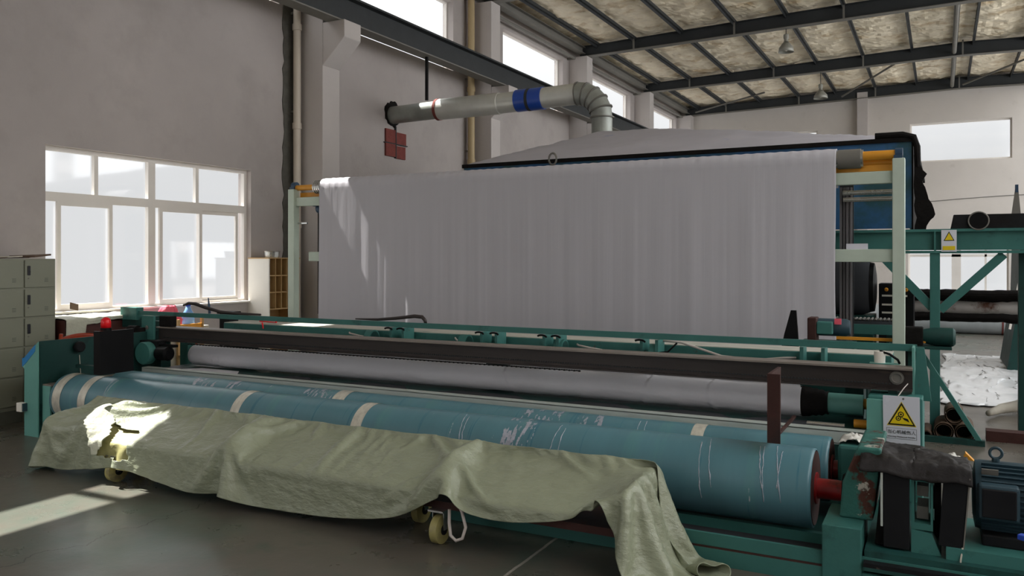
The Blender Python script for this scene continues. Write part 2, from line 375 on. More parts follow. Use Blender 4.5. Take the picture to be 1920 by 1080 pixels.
# roof steel
names = ['nearest rafter, just above the top of the photo', 'dark steel rafter crossing the roof nearest the camera, carrying the larger high bay lamp',
         'dark steel rafter across the middle of the roof, second from the back wall', 'dark steel rafter running along the top of the back wall']
for k, y in enumerate((14.38, 19.4, 24.5, 29.25)):
    t = thing('roof_rafter', 'dark steel rafter above the duct, mostly above the frame' if k == 0 else names[k], 'beam', (-8.0, y+.15, 6.78), 'roof rafters')
    def zb(x): return 6.78 + (.17)*(1-abs(x-RX)/8.5)
    def zt(x): return zb(x) + (.27 + .08*(1-abs(x-RX)/8.5))
    for (xa, xb) in ((-8.25, RX), (RX, 9.25)):
        b = B()
        b.prism([(xa, y+.14, zb(xa)+.015), (xb, y+.14, zb(xb)+.015), (xb, y+.14, zt(xb)-.015), (xa, y+.14, zt(xa)-.015)], (0, .02, 0))
        b.prism([(xa, y+.05, zt(xa)-.015), (xb, y+.05, zt(xb)-.015), (xb, y+.05, zt(xb)), (xa, y+.05, zt(xa))], (0, .2, 0))
        emit('rafter_web', b, 'steel_dark', t)
        emit('bottom_flange', B().prism([(xa, y+.05, zb(xa)), (xb, y+.05, zb(xb)), (xb, y+.05, zb(xb)+.015), (xa, y+.05, zb(xa)+.015)], (0, .2, 0)), 'steel_grey', t)
    for x in (-6.77, -4.30, -1.91, .5, 2.9, 5.3):
        emit('fly_brace', B().bar((x, y+.04, zb(x)+.01), (x, y+.02, zt(x)+.04), .04, .03, (0, 1, 0)), 'steel_grey', t)
px_ = [-7.75, -6.77, -5.58, -4.30, -3.13, -1.91, -.70, .35, .75, 1.9, 3.1, 4.3, 5.5, 6.7, 7.9]
ordn = ['first', 'second', 'third', 'fourth', 'fifth', 'sixth', 'seventh']
for i, x in enumerate(px_):
    z = roof(x)-.15
    o = emit('roof_purlin', B().box(x-.03, x+.03, Y0, EY, z, z+.07).box(x-.03, x-.02, Y0, EY, z-.06, z), 'steel_dark')
    tag(o, ('dark roof purlin, %s counted from the window wall' % ordn[i]) if i < 7 else ('dark roof purlin, %s right of the ridge' % ordn[min(i-7, 6)] if i < 13 else ['dark roof purlin near the right wall of the hall', 'dark roof purlin nearest the right wall of the hall'][min(1, i-13)]), 'beam', 'roof purlins')
o = emit('eave_beam', B().box(-8.28, -8.1, Y0, EY, 6.86, 6.88).box(-8.28, -8.1, Y0, EY, 7.02, 7.04).box(-8.2, -8.18, Y0, EY, 6.88, 7.02), 'steel_grey')
tag(o, 'grey steel eave strut running along the top of the window wall', 'beam')
for y0, y1 in ((15.0, 19.3), (20.0, 24.4), (25.0, 29.1)):
    o = emit('wall_rail', B().cyl((-8.3, y0, 6.72), (-8.3, y1, 6.72), .035, 10).cyl((-8.5, y0, 6.72), (-8.3, y0, 6.72), .03, 8).cyl((-8.5, y1, 6.72), (-8.3, y1, 6.72), .03, 8), 'steel_grey', smooth=True)
    tag(o, {15.0: 'grey pipe above the high window nearest the duct', 20.0: 'grey pipe above the high window behind the duct elbow', 25.0: 'grey pipe above the farthest high window on the left wall'}[y0], 'pipe', 'pipes above the high windows')
for i, (a, bq) in enumerate((((-7.8, 29.1, 6.85), (-5.2, 28.0, 7.12)), ((-2.9, 29.0, 6.95), (-1.2, 26.0, 7.2)), ((.6, 29.0, 7.0), (2.6, 26.0, 7.2)))):
    o = emit('roof_brace', B().cyl(a, bq, .03, 8), 'steel_grey')
    tag(o, ['thin diagonal roof brace in the far left roof corner', 'thin diagonal roof brace left of the ridge near the back wall', 'thin diagonal roof brace right of the ridge near the back wall'][i], 'brace', 'diagonal roof braces')
for i, x in enumerate((.3,)):
    for yy in (20.6, 26.0):
        o = emit('ridge_strut', B().cyl((x, 19.58 if yy < 22 else 24.68, 7.04), (x, 24.52 if yy < 22 else 29.27, 7.04), .055, 10), 'steel_grey', smooth=True)
        tag(o, 'grey tube strut under the ridge between the two middle rafters' if yy < 22 else 'grey tube strut under the ridge beside the back wall rafter', 'strut', 'ridge struts')
# lamps
def lamp(x, y, top, zb_, label, r):
    t = thing('high_bay_lamp', label, 'lamp', (x, y, zb_), 'high bay lamps')
    emit('cord', B().cyl((x, y, zb_+.42), (x, y, top), .009, 8), 'steel_dark', t)
    emit('lamp_housing', B().ring([(x, y, zb_+.42), (x, y, zb_+.40), (x, y, zb_+.32), (x, y, zb_+.30), (x, y, zb_+.22)], [.03, .06, .06, .045, .05], 16), 'lampshade', t, smooth=True)
    b = B().ring([(x, y, zb_+.24), (x, y, zb_+.18), (x, y, zb_+.10), (x, y, zb_)], [.05, .10, .155*r/.17, r], 28, caps=False)
    emit('lamp_shade', b, 'lampshade', t, smooth='all', solid=.004)
    bb = B().ring([(x, y, zb_+.20), (x, y, zb_+.12), (x, y, zb_+.05), (x, y, zb_+.03)], [.03, .05, .05, .02], 12)
    emit('bulb', bb, 'white_board', t, smooth=True)
lamp(-3.15, 19.55, 6.87, 6.33, 'high bay lamp hanging from the nearest visible rafter', .17)
lamp(-3.03, 24.65, 6.88, 6.14, 'high bay lamp hanging from the middle rafter, farther back', .19)
# crane runway beam
t = thing('crane_runway_beam', 'long dark steel runway beam carried on the corbels of the left wall', 'beam', (-7.8, 9.5, 5.05))
emit('web', B().box(-7.81, -7.79, .5, 29.4, 5.07, 5.43), 'steel_dark', t)
emit('top_flange', B().box(-7.92, -7.68, .5, 29.4, 5.43, 5.46), 'steel_dark', t)
emit('bottom_flange', B().box(-7.92, -7.68, .5, 29.4, 5.05, 5.07), 'steel_grey', t)
o = emit('hanger_rod', B().cyl((-7.8, 11.75, 4.31), (-7.8, 11.75, 5.05), .03, 10), 'black')
tag(o, 'thin black rod hanging from the runway beam to the duct', 'rod')

# pipes on left wall
def vpipe(x, y, z0, z1, r, m, label, name='drain_pipe'):
    t = thing(name, label, 'pipe', (x, y, z0), 'vertical wall pipes')
    emit('pipe_run', B().cyl((x, y, z0), (x, y, z1), r, 16), m, t, smooth=True)
    for z in [z0+.6+k*1.45 for k in range(int((z1-z0)/1.45))]:
        emit('pipe_collar', B().cyl((x, y, z), (x, y, z+.09), r+.012, 16), m, t, smooth=True)
        emit('pipe_clip', B().box(WX, x, y-.015, y+.015, z+.25, z+.28), 'steel_grey', t)
vpipe(-8.38, 9.2, 0, 7.0, .055, 'pvc', 'cream drain pipe beside the ragged grey strip, behind the left frame post')
vpipe(-8.36, 14.2, 0, 7.0, .07, 'pvc_yellow', 'yellowed drain pipe crossing behind the horizontal duct')
# bricked patch under duct hole
t = thing('brick_patch', 'red brick infill patch on the wall under the duct', 'bricks', (WX, 11.75, 3.1))
for (y0, y1, z0, z1) in ((11.5, 11.78, 3.62, 3.85), (11.8, 12.1, 3.60, 3.82), (11.5, 11.78, 3.38, 3.60), (11.8, 12.08, 3.36, 3.58)):
    emit('brick_block', B().box(WX, WX+.03, y0, y1, z0, z1), 'brick', t)
emit('mortar_joint', B().box(WX, WX+.036, 11.46, 12.14, 3.60, 3.615).box(WX, WX+.036, 11.78, 11.80, 3.36, 3.92), 'steel_dark', t)
# ------------------------------------------------------------------ duct
DY = 11.7; DZ = 4.12; DR = .165
t = thing('exhaust_duct', 'round galvanised exhaust duct from the wall hole to the dryer hood', 'duct', (-4.55, DY, 3.5))
emit('duct_run', B().ring([(-8.5, DY, DZ-.02), (-7.5, DY, DZ)], [DR-.015, DR-.015], 32), 'duct_dark', t, smooth=True)
emit('duct_run', B().ring([(-7.5, DY, DZ), (-6.35, DY, DZ), (-6.34, DY, DZ), (-4.98, DY, DZ+.03)], [DR+.01, DR+.01, DR, DR], 32), 'duct', t, smooth=True)
emit('duct_seam', B().cyl((-7.55, DY, DZ), (-7.50, DY, DZ), DR+.018, 32), 'brick', t, smooth=True)
for a, c in ((-6.03, -5.83), (-5.78, -5.56)):
    emit('blue_tape_band', B().cyl((a, DY, DZ+.012), (c, DY, DZ+.016), DR+.012, 32), 'blue_tape', t, smooth=True)
emit('clamp_strap', B().cyl((-5.83, DY, DZ+.014), (-5.78, DY, DZ+.014), DR+.015, 32), 'steel_dark', t, smooth=True)
# segmented elbow
n = 5; R = .40; cx, cz = -4.98, DZ+.03-R
pts = [(cx+R*math.sin(PI/2*k/n), DY, cz+R*math.cos(PI/2*k/n)) for k in range(n+1)]
for k in range(n):
    rr = DR+.014-.004*k
    emit('elbow_segment', B().ring([pts[k], tuple(p + (q-p)*1.06 for p, q in zip(pts[k], pts[k+1]))], [rr, rr-.004], 32), 'duct_dark', t, smooth=True)
for k in range(n+1):
    p = Vector(pts[k]); d = Vector((math.cos(PI/2*k/n), 0, -math.sin(PI/2*k/n)))*.009
    emit('elbow_seam', B().cyl(p-d, p+d, DR+.021, 32), 'steel_grey', t, smooth=True)
emit('duct_drop', B().cyl((cx+R, DY, cz+.01), (cx+R, DY, 3.42), DR-.006, 32), 'duct_dark', t, smooth=True)
hb = B(); ring = []
for k in range(28):
    a = 2*PI*k/28; r = DR+.035+.045*random.random()
    ring.append((WX, DY+.02+r*math.cos(a), DZ+r*math.sin(a)))
o = emit('hole_surround', hb.prism(ring, (.02, 0, 0)), 'black_rough'); tag(o, 'ragged dark edge of the hole where the duct enters the wall', 'hole edge')

# ------------------------------------------------------------------ dryer hood
HX0, HX1, HY0, HY1 = -5.42, -.24, 9.0, 14.0
ap = (-4.5, 11.7)
t = thing('dryer_hood', 'large dryer hood with grey fabric roof and blue sides behind the hanging cloth', 'hood', ((HX0+HX1)/2, 9.0, 1.9))
def hf(u, v):
    x = HX0+(HX1-HX0)*u; y = HY0+(HY1-HY0)*v
    tx = (x-HX0)/(ap[0]+.15-HX0) if x < ap[0]+.15 else (HX1-x)/(HX1-ap[0]-.15)
    ty = (y-HY0)/(ap[1]-HY0) if y < ap[1] else (HY1-y)/(HY1-ap[1])
    h = min(tx**.9, ty)
    h = min(1, h/.88)
    return (x, y, 2.785 + .69*h + .02*fbm(x*1.4, y*1.4) * min(1, 6*h))
emit('roof_cover', B().grid(hf, 90, 60), 'hood_cloth', t, smooth='all', solid=.02)
emit('rim', B().box(HX0, HX1, HY0-.03, HY0, 2.755, 2.80).box(HX1-.02, HX1+.02, HY0, HY1, 2.755, 2.80).box(HX0, HX0+.02, HY0, HY1, 2.755, 2.80), 'black_rough', t)
emit('side_panel', B().box(HX0+.02, HX1-.02, HY0-.01, HY0+.01, 1.9, 2.755), 'blue_dark', t)
emit('side_panel', B().box(HX1-.04, HX1-.02, HY0+.01, HY1, 1.9, 2.755), 'blue_dark', t)
emit('side_panel', B().box(HX0+.02, HX0+.04, HY0+.01, HY1, 1.9, 2.755), 'blue_dark', t)
emit('side_dark_sheet', B().box(HX1-.02, HX1-.005, HY0, HY1, 1.85, 2.755), 'black_rough', t)  # black sheet added to darken the lit side panel
emit('lifting_eye', B().ring([(-4.14+.05*math.cos(a), HY0-.04, 2.80+.07*math.sin(a)) for a in [2*PI*k/16 for k in range(16)]], .012, 8, closed=True), 'steel_grey', t, smooth=True)
emit('corner_cap', B().ring([(HX1-.35, HY0-.02, 2.83), (HX1-.1, HY0-.02, 2.83), (HX1, HY0-.02, 2.80), (HX1+.03, HY0-.02, 2.70), (HX1+.035, HY0-.02, 2.5)], .03, 8), 'black_rough', t, smooth=True)
# ragged black curtain
cp = [(-.24, 2.62), (-.13, 2.42), (-.16, 2.36), (-.12, 2.22), (-.05, 2.04), (-.12, 1.93), (-.15, 1.76), (-.24, 1.74), (-.22, 2.0), (-.24, 2.25)]
pts = []
for (a, c), (d, e) in zip(cp, cp[1:]+cp[:1]):
    for k in range(4):
        q = k/4; pts.append((a+(d-a)*q+.008*random.uniform(-1, 1), HY0-.04, c+(e-c)*q+.01*random.uniform(-1, 1)))
o = emit('torn_curtain', B().prism(pts, (0, .03, 0)), 'black_rough'); tag(o, 'torn black sheet hanging from the right corner of the dryer hood', 'curtain')

# ------------------------------------------------------------------ cloth frame
PX = (-7.30, -.33)
t = thing('cloth_gantry', 'pale green steel frame holding the hanging cloth', 'frame', (-3.8, 7.95, 0))
for x in PX:
    emit('post', B().box(x-.05, x+.05, 7.9, 8.0, 0, 2.48), 'frame_pale', t, bevel=.006)
    emit('base_foot', B().box(x-.1, x+.1, 7.85, 8.05, 0, .015), 'frame_pale', t)
emit('upper_crossbar', B().box(PX[0]+.05, PX[1]-.05, 7.935, 8.0, 2.265, 2.375), 'frame_pale', t, bevel=.006)
emit('middle_crossbar', B().box(-7.04, PX[1]-.05, 7.935, 8.0, 1.57, 1.685), 'frame_pale', t, bevel=.006)
emit('orange_bar', B().box(PX[0]+.05, -.38, 8.02, 8.08, 2.385, 2.44), 'orange', t)
emit('lower_orange_bar', B().box(-.9, -.12, 8.0, 8.05, .865, .89), 'orange', t)
emit('paper_card', B().box(-.76, -.58, 7.95, 7.96, 1.685, 1.735), 'sign_white', t)
emit('clamp', B().box(-7.25, -7.1, 7.97, 7.99, 2.04, 2.06), 'chrome', t)
emit('guide_rod', B().cyl((-.80, 8.06, 2.20), (-.38, 8.06, 2.20), .022, 14).cyl((-.80, 8.10, 2.14), (-.38, 8.10, 2.14), .022, 14), 'chrome', t, smooth=True)
t = thing('cloth_roller', 'long roller with orange shaft ends under the top edge of the hanging cloth', 'roller', (-3.8, 7.98, 2.4))
emit('shaft', B().cyl((-7.27, 7.98, 2.50), (-6.85, 7.98, 2.50), .035, 18), 'orange', t, smooth=True)
emit('shaft', B().cyl((-.62, 7.98, 2.52), (-.36, 7.98, 2.52), .042, 18), 'orange', t, smooth=True)
emit('shaft', B().cyl((-.62, 8.06, 2.465), (-.38, 8.06, 2.465), .038, 18), 'orange', t, smooth=True)
emit('drum', B().cyl((-6.95, 7.98, 2.50), (-.62, 7.98, 2.50), .078, 28), 'chrome', t, smooth=True)
for k in range(5):
    emit('coil', B().cyl((-6.95+k*.03, 7.98, 2.50), (-6.935+k*.03, 7.98, 2.50), .085, 24), 'chrome', t, smooth=True)
emit('drum_end_sleeve', B().cyl((-.83, 7.98, 2.50), (-.64, 7.98, 2.50), .088, 28), 'steel_grey', t, smooth=True)
for x in (-7.30, -.33):
    emit('bearing', B().box(x-.04, x+.03, 7.92, 8.04, 2.48, 2.51).ring([(x-.03, 7.98, 2.525), (x+.03, 7.98, 2.525)], .05, 18), 'bearing_blue', t, smooth=True)
# hanging cloth
CX0, CX1 = -6.82, -.84
def cf(u, v):
    x = CX0 + (CX1-CX0)*u
    L1, R = 2.12, .093; L2 = PI*R; L3 = .25; s = v*(L1+L2+L3); yc, zc = 7.98, 2.50
    rip = .0025*math.sin(x*21+2*fbm(x*2, 0)) + .008*fbm(x*2.6, 1.7, 0)
    if s < L1:
        z = zc-L1+s; k = (L1-s)/L1; y = yc-R - .004 + rip*min(1, k*3+.1) + .015*k*math.sin(x*1.3+.6) - .012*k
        xx = x + (.012*k*math.sin(z*3) if u > .9 else 0)
        return (xx, y, z)
    if s < L1+L2:
        a = (s-L1)/R; rr = R+.004+.002*math.sin(x*60)
        return (x, yc-rr*math.cos(a), zc+rr*math.sin(a))
    return (x, yc+R+.004, zc-(s-L1-L2))
o = emit('hanging_cloth', B().grid(cf, 420, 60), 'cloth', smooth='all', solid=.006)
tag(o, 'wide plain grey cloth sheet hanging over the top roller', 'cloth')
# chains left, slide rails right
for i, x in enumerate((-7.03, -6.94)):
    b = B().cyl((x, 8.12, .9), (x, 8.12, 2.24), .012, 8)
    for k in range(90): b.box(x-.018, x+.018, 8.11, 8.13, .9+k*.0149, .9+k*.0149+.008)
    o = emit('drive_chain', b, 'black_rough'); tag(o, 'vertical drive chain left of the cloth, ' + ('the left strand' if i == 0 else 'the right strand'), 'chain', 'hanging drive chains')
t = thing('chain_bearing', 'blue bearing block on the frame above the drive chains', 'bearing', (-6.98, 8.12, 2.24))
emit('bearing_housing', B().cyl((-7.04, 8.12, 2.24), (-6.99, 8.12, 2.24), .06, 20), 'bearing_blue', t, smooth=True)
emit('bearing_shaft', B().cyl((-6.99, 8.12, 2.24), (-6.80, 8.12, 2.24), .025, 14), 'steel_grey', t, smooth=True)
emit('bearing_bracket', B().box(-7.03, -6.97, 8.0, 8.1, 2.26, 2.30), 'bearing_blue', t)
t = thing('slide_rail', 'vertical grooved grey metal rail right of the hanging cloth', 'rail', (-.72, 8.2, .9))
for k in range(4):
    emit('rail_strip', B().box(-.835+k*.028, -.815+k*.028, 8.14+.02*(k % 2), 8.2, .0, 2.26), 'alu', t)
emit('rail_backing', B().box(-.84, -.72, 8.2, 8.22, 0, 2.3), 'steel_dark', t)

# ------------------------------------------------------------------ green machine behind
GY = 8.6
t = thing('green_support_frame', 'heavy green steel frame of the dryer behind the right post', 'machine frame', (-.05, GY, 0))
emit('top_beam', B().box(-1.6, 4.2, GY, GY+.02, 1.68, 1.85).box(-1.6, 4.2, GY-.04, GY+.1, 1.85, 1.875).box(-1.6, 4.2, GY-.04, GY+.1, 1.65, 1.675), 'green', t)
emit('post', B().box(-.095, -.01, GY-.03, GY+.06, 0, 1.65), 'green', t, bevel=.004)
emit('stiffener', B().box(-.06, -.045, GY-.04, GY, 1.675, 1.85), 'green', t)
emit('diagonal_brace', B().bar((-.075, GY+.02, 1.14), (-.50, GY+.02, 1.62), .05, .075, (0, 0, 1)), 'green', t)
emit('diagonal_brace', B().bar((-.01, GY+.02, 1.12), (.50, GY+.02, 1.64), .05, .075, (0, 0, 1)), 'green', t)
emit('post', B().box(.62, .70, GY+.1, GY+.2, 0, 1.65), 'green_deep', t)
t2 = thing('a_frame_stand', 'dark green triangular stand beside the stacked cardboard tubes', 'stand', (.1, 8.1, 0))
emit('sloping_leg', B().bar((-.17, 8.06, .80), (.30, 8.06, .02), .04, .06, (0, 1, 0)), 'green', t2)
emit('base_bar', B().box(-.35, .33, 8.03, 8.09, 0, .05), 'green_deep', t2)
emit('upright', B().box(-.26, -.18, 8.03, 8.09, .05, .82), 'green_deep', t2)
emit('platform', B().box(-.42, .08, 7.9, 8.2, .82, .84), 'green_deep', t2)
t = thing('drive_motor', 'dark green electric motor lying on the stand right of the pale post', 'motor', (-.1, 8.05, .84))
emit('motor_body', B().ring([(-.2, 8.05, .92), (-.05, 8.05, .92), (.09, 8.05, .92), (.11, 8.05, .92)], [.05, .08, .08, .06], 20), 'green_deep', t, smooth=True)
emit('gearbox', B().box(-.32, -.14, 7.98, 8.12, .84, 1.0), 'black_rough', t, bevel=.01)
def tube_open(name, p0, p1, r, label, group):
    b = B(); d = Vector(p1)-Vector(p0)
    b.ring([p0, p1], r, 24, caps=False); b.ring([p0, p1], r*.82, 24, caps=False)
    o = emit(name, b, 'cardboard', smooth='all', solid=.004); tag(o, label, 'tube', group)
    q = Vector(p0).lerp(Vector(p1), .35); emit('tube_shade_disc', B().cyl(q, tuple(q+Vector((0, .01, 0))), r*.8, 20), 'black', o); return o  # black disc stands in for the shade inside the tube
tube_open('cardboard_tube', (.02, 8.14, .08), (.02, 8.54, .08), .078, 'left of the two large brown tubes lying under the motor', 'brown tubes')
tube_open('cardboard_tube', (.18, 8.14, .08), (.18, 8.6, .08), .078, 'right of the two large brown tubes, under the sloping leg', 'brown tubes')
tube_open('cardboard_tube', (-.115, 8.12, .042), (-.115, 8.5, .042), .04, 'small brown tube nearest the warning sign', 'brown tubes')
tube_open('cardboard_tube', (.10, 8.2, .214), (.10, 8.54, .214), .076, 'brown tube resting on top of the two large ones', 'brown tubes')
# dryer rollers
t = thing('dryer_drum', 'stained pale drum with black edges across the dryer frame', 'drum', (1.5, 9.6, .9))
emit('drum_body', B().cyl((-.5, 9.62, 1.10), (4.5, 9.62, 1.10), .085, 24), 'stained_drum', t, smooth=True)
b = B()
def edge(z0, z1, ph):
    def fn(u, v):
        x = -.5+5*u; a = 2*PI*v; zc = (z0+z1)/2; h = (z1-z0)/2
        return (x, 9.56+.06*math.cos(a), zc + h*math.sin(a)*(1+.12*fbm(x*7, ph)) + .012*fbm(x*5, ph+3))
    return B().grid(fn, 120, 14)
emit('upper_lip', edge(1.165, 1.285, 0), 'black_rough', t)
emit('lower_lip', edge(.955, 1.045, 5), 'black_rough', t)
for x in (-.45, 4.0):
    emit('stand', B().box(x-.05, x+.05, 9.5, 9.7, 0, 1.0), 'green_deep', t)
t = thing('felt_roll', 'thick dark grey fabric roll seen end on behind the right post', 'fabric roll', (-2.5, 9.2, .75))
def fr(u, v):
    x = -4.5+3.86*u; a = 2*PI*v; r = .285*(1-.10*max(0, (u-.97)/.03)**2)
    return (x, 9.1+r*math.cos(a), 1.31+r*math.sin(a))
emit('roll_body', B().grid(fr, 60, 48), 'felt_dark', t, smooth='all')
emit('roll_end', B().ring([(-.645, 9.1, 1.31), (-.60, 9.1, 1.31), (-.585, 9.1, 1.31)], [.256, .245, .15], 40), 'black', t, smooth=True)
emit('roll_cradle', B().box(-4.5, -.6, 8.85, 9.35, .6, 1.03), 'green_deep', t)
emit('cradle_leg', B().box(-.75, -.65, 8.9, 9.3, 0, .6), 'green_deep', t)
emit('cradle_leg', B().box(-4.4, -4.3, 8.9, 9.3, 0, .6), 'green_deep', t)
t = thing('valve_console', 'dark control unit with small valves right of the dark roll', 'control unit', (-.35, 9.15, .0))
emit('cabinet', B().box(-.56, -.24, 9.05, 9.35, 0, 1.35), 'plate_dark', t, bevel=.008)
for k, z in enumerate((1.05, 1.13, 1.22)):
    emit('indicator_strip', B().box(-.53, -.36+.03*k, 9.04, 9.05, z, z+.018), 'white_board', t)
for k in range(3): emit('valve', B().ring([(-.49+.09*k, 9.02, 1.29), (-.49+.09*k, 9.05, 1.29)], [.012, .02], 12), 'orange', t, smooth=True)
t = thing('conveyor_table', 'teal framed table with ribbed grey top behind the right end motor', 'table', (-1.2, 8.45, 0))
emit('ribbed_top', B().box(-2.2, -.36, 8.3, 8.55, .985, 1.03), 'felt_dark', t)
for k in range(18): emit('rib', B().cyl((-1.0+.035*k, 8.30, 1.03), (-1.0+.035*k, 8.54, 1.03), .012, 8), 'steel_grey', t)
emit('side_beam', B().box(-2.2, -.36, 8.26, 8.3, .90, .99), 'green', t)
for x in (-2.1, -.45): emit('leg', B().box(x, x+.06, 8.33, 8.4, 0, .985), 'green_deep', t)
# far items
t = thing('far_roll', 'long pale grey roll lying on the floor at the back of the hall', 'roll', (1.0, 20.2, 0))
emit('roll_body', B().cyl((-2.5, 20.1, .29), (1.12, 20.1, .29), .29, 32), 'big_roll', t, smooth=True)
emit('roll_body', B().cyl((1.15, 20.1, .29), (4.5, 20.1, .29), .29, 32), 'big_roll', t, smooth=True)
emit('red_band', B().cyl((1.12, 20.1, .29), (1.15, 20.1, .29), .295, 32), 'brick', t, smooth=True)
t = thing('dark_carding_cabinet', 'tall dark green machine cabinet at the right edge of the photo', 'cabinet', (1.9, 13.8, 0))
emit('body', B().prism([(.83, 13.6, .02), (3.4, 13.6, .02), (3.4, 13.6, 2.2), (1.0, 13.6, 2.2), (.97, 13.6, 1.0)], (0, 1.6, 0)), 'green_deep', t)
for k in range(3): emit('door_seam', B().box(1.12+.35*k, 1.135+.35*k, 13.585, 13.6, .1, 1.9), 'steel_grey', t)
emit('edge_strip', B().bar((.86, 13.57, .6), (.97, 13.57, 1.25), .03, .03), 'white_board', t)
t = thing('top_housing', 'black box housing with a round opening on top of the green beam', 'housing', (1.2, 8.75, 1.875))
emit('housing', B().prism([(.075, GY-.02, 1.875), (2.6, GY-.02, 1.875), (2.6, GY-.02, 2.005), (.10, GY-.02, 2.005)], (0, .3, 0)), 'plate_dark', t, bevel=.004)
emit('round_opening', B().ring([(.30, GY-.045, 1.945), (.30, GY-.02, 1.945)], [.078, .078], 28), 'black', t, smooth=True)
emit('opening_rim', B().ring([(.30+.08*math.cos(a), GY-.04, 1.945+.08*math.sin(a)) for a in [2*PI*k/28 for k in range(28)]], .007, 8, closed=True), 'steel_grey', t, smooth=True)
t = thing('lever_stand', 'thin tapered metal lever standing on the black housing at the right edge', 'lever', (.6, 8.7, 2.005))
emit('lever', B().prism([(.565, 8.68, 2.005), (.635, 8.68, 2.005), (.615, 8.68, 2.25), (.595, 8.68, 2.25)], (0, .03, 0)), 'steel_grey', t)
emit('lever_cap', B().box(.593, .617, 8.675, 8.715, 2.2, 2.27), 'bearing_blue', t)
def triangle_sign(t, x0, z0, w, h, y, big):
    pass
t = thing('warning_sign', 'small yellow triangle warning sign fixed on the green upper beam', 'sign', (.06, GY-.05, 1.66))
emit('sign_plate', B().box(.0, .125, GY-.048, GY-.043, 1.665, 1.865), 'sign_white', t)
emit('warning_triangle', B().prism([(.018, GY-.050, 1.765), (.108, GY-.050, 1.765), (.063, GY-.050, 1.852)], (0, .002, 0)), 'sign_black', t)
emit('triangle_field', B().prism([(.028, GY-.052, 1.771), (.098, GY-.052, 1.771), (.063, GY-.052, 1.839)], (0, .002, 0)), 'sign_yellow', t)
emit('caption_bar', B().box(.012, .113, GY-.051, GY-.048, 1.68, 1.717), 'sign_yellow', t)
o = emit('wall_wire', B().ring([(-.6, 29.59, 3.42), (.6, 29.59, 3.5), (1.6, 29.59, 3.55), (3.5, 29.59, 3.6)], .012, 6), 'steel_grey'); tag(o, 'thin wire running along the back wall below the high window', 'wire')
# floor clutter at right
def sheetf(x0, x1, y0, y1, h, ph):
    def fn(u, v):
        x = x0+(x1-x0)*u; y = y0+(y1-y0)*v; e = min(u, 1-u, v, 1-v)*4
        return (x+.12*fbm(u*3, v*3, ph), y+.2*fbm(v*3, u*3, ph+4), .014+h*min(1, e)*abs(fbm(x*2.3, y*1.6, ph)))
    return B().grid(fn, 46, 46)
o = emit('glare_sheet', sheetf(.0, 1.1, 10.2, 15.5, .035, 1), 'film_glare', smooth='all', solid=.003); tag(o, 'crumpled white plastic sheet on the far floor, standing in for window reflections', 'plastic film')  # pale sheet stands in for window reflections on the glossy floor
o = emit('fabric_hose', B().ring([(.42, 9.5, .05), (.55, 9.8, .06), (.70, 9.85, .09), (.9, 9.85, .2), (1.3, 9.8, .3), (1.9, 9.8, .3)], [.03, .05, .06, .07, .07, .07], 14), 'paper', smooth='all'); tag(o, 'limp tan fabric hose trailing over the floor to the right', 'hose')
o = emit('steel_channel', B().box(.35, 3.0, 8.3, 8.45, 0, .09), 'iron_rust'); tag(o, 'low dark rusty channel on the floor right of the tubes', 'channel')
cab = [(.05+.35*math.cos(a*.9)*(.4+.05*a)+.12*a*.3, 7.1+.2*math.sin(a)*(.5+.06*a), .012+.012*abs(math.sin(a*1.7))) for a in [k*.35 for k in range(46)]]
o = emit('black_cable', B().ring(cab, .008, 8), 'black', smooth='all'); tag(o, 'tangled black cable on the floor in front of the tubes', 'cable')
o = emit('rag_bundle', B().grid(lambda u, v: (-.02+.20*u, 7.15+.12*v, .012+.07*math.sin(PI*u)*math.sin(PI*v)*(1+.5*fbm(u*4, v*4))), 16, 12), 'rag_white', smooth='all', solid=.006); tag(o, 'pale crumpled rag under the black cable', 'rag')

# ------------------------------------------------------------------ main machine
t = thing('machine_base', 'low teal steel bed carrying the blue rollers', 'machine bed', (-3.3, 4.3, 0))
emit('front_rail', B().box(-6.3, .75, 4.28, 4.30, 0, .085).box(-6.3, .75, 4.30, 4.315, .085, .095).box(-6.3, .75, 4.29, 4.31, .095, .16), 'green', t)
emit('rust_line', B().box(-6.3, -.5, 4.284, 4.30, .082, .094), 'iron_rust', t)
emit('trough', B().box(-6.3, -.5, 4.32, 4.66, .05, .07), 'felt_dark', t)
emit('rear_rail', B().box(-7.04, -.5, 4.66, 4.70, 0, .125), 'green', t)
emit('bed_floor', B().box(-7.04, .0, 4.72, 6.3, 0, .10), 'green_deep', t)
emit('bed_pedestal', B().box(-.52, -.34, 4.27, 4.66, 0, .30), 'green', t, bevel=.006)
emit('bed_platform', B().box(-.33, .75, 4.30, 4.9, .0, .19), 'green_oily', t)
emit('bed_step', B().box(.02, .75, 4.35, 4.9, .19, .245), 'green', t)
emit('bed_lip', B().box(-.33, .75, 4.24, 4.30, .13, .15), 'plate_dark', t)
for x in (-6.2, -3.7):
    emit('cross_tie', B().box(x, x+.1, 4.32, 4.66, 0, .05), 'green_deep', t)
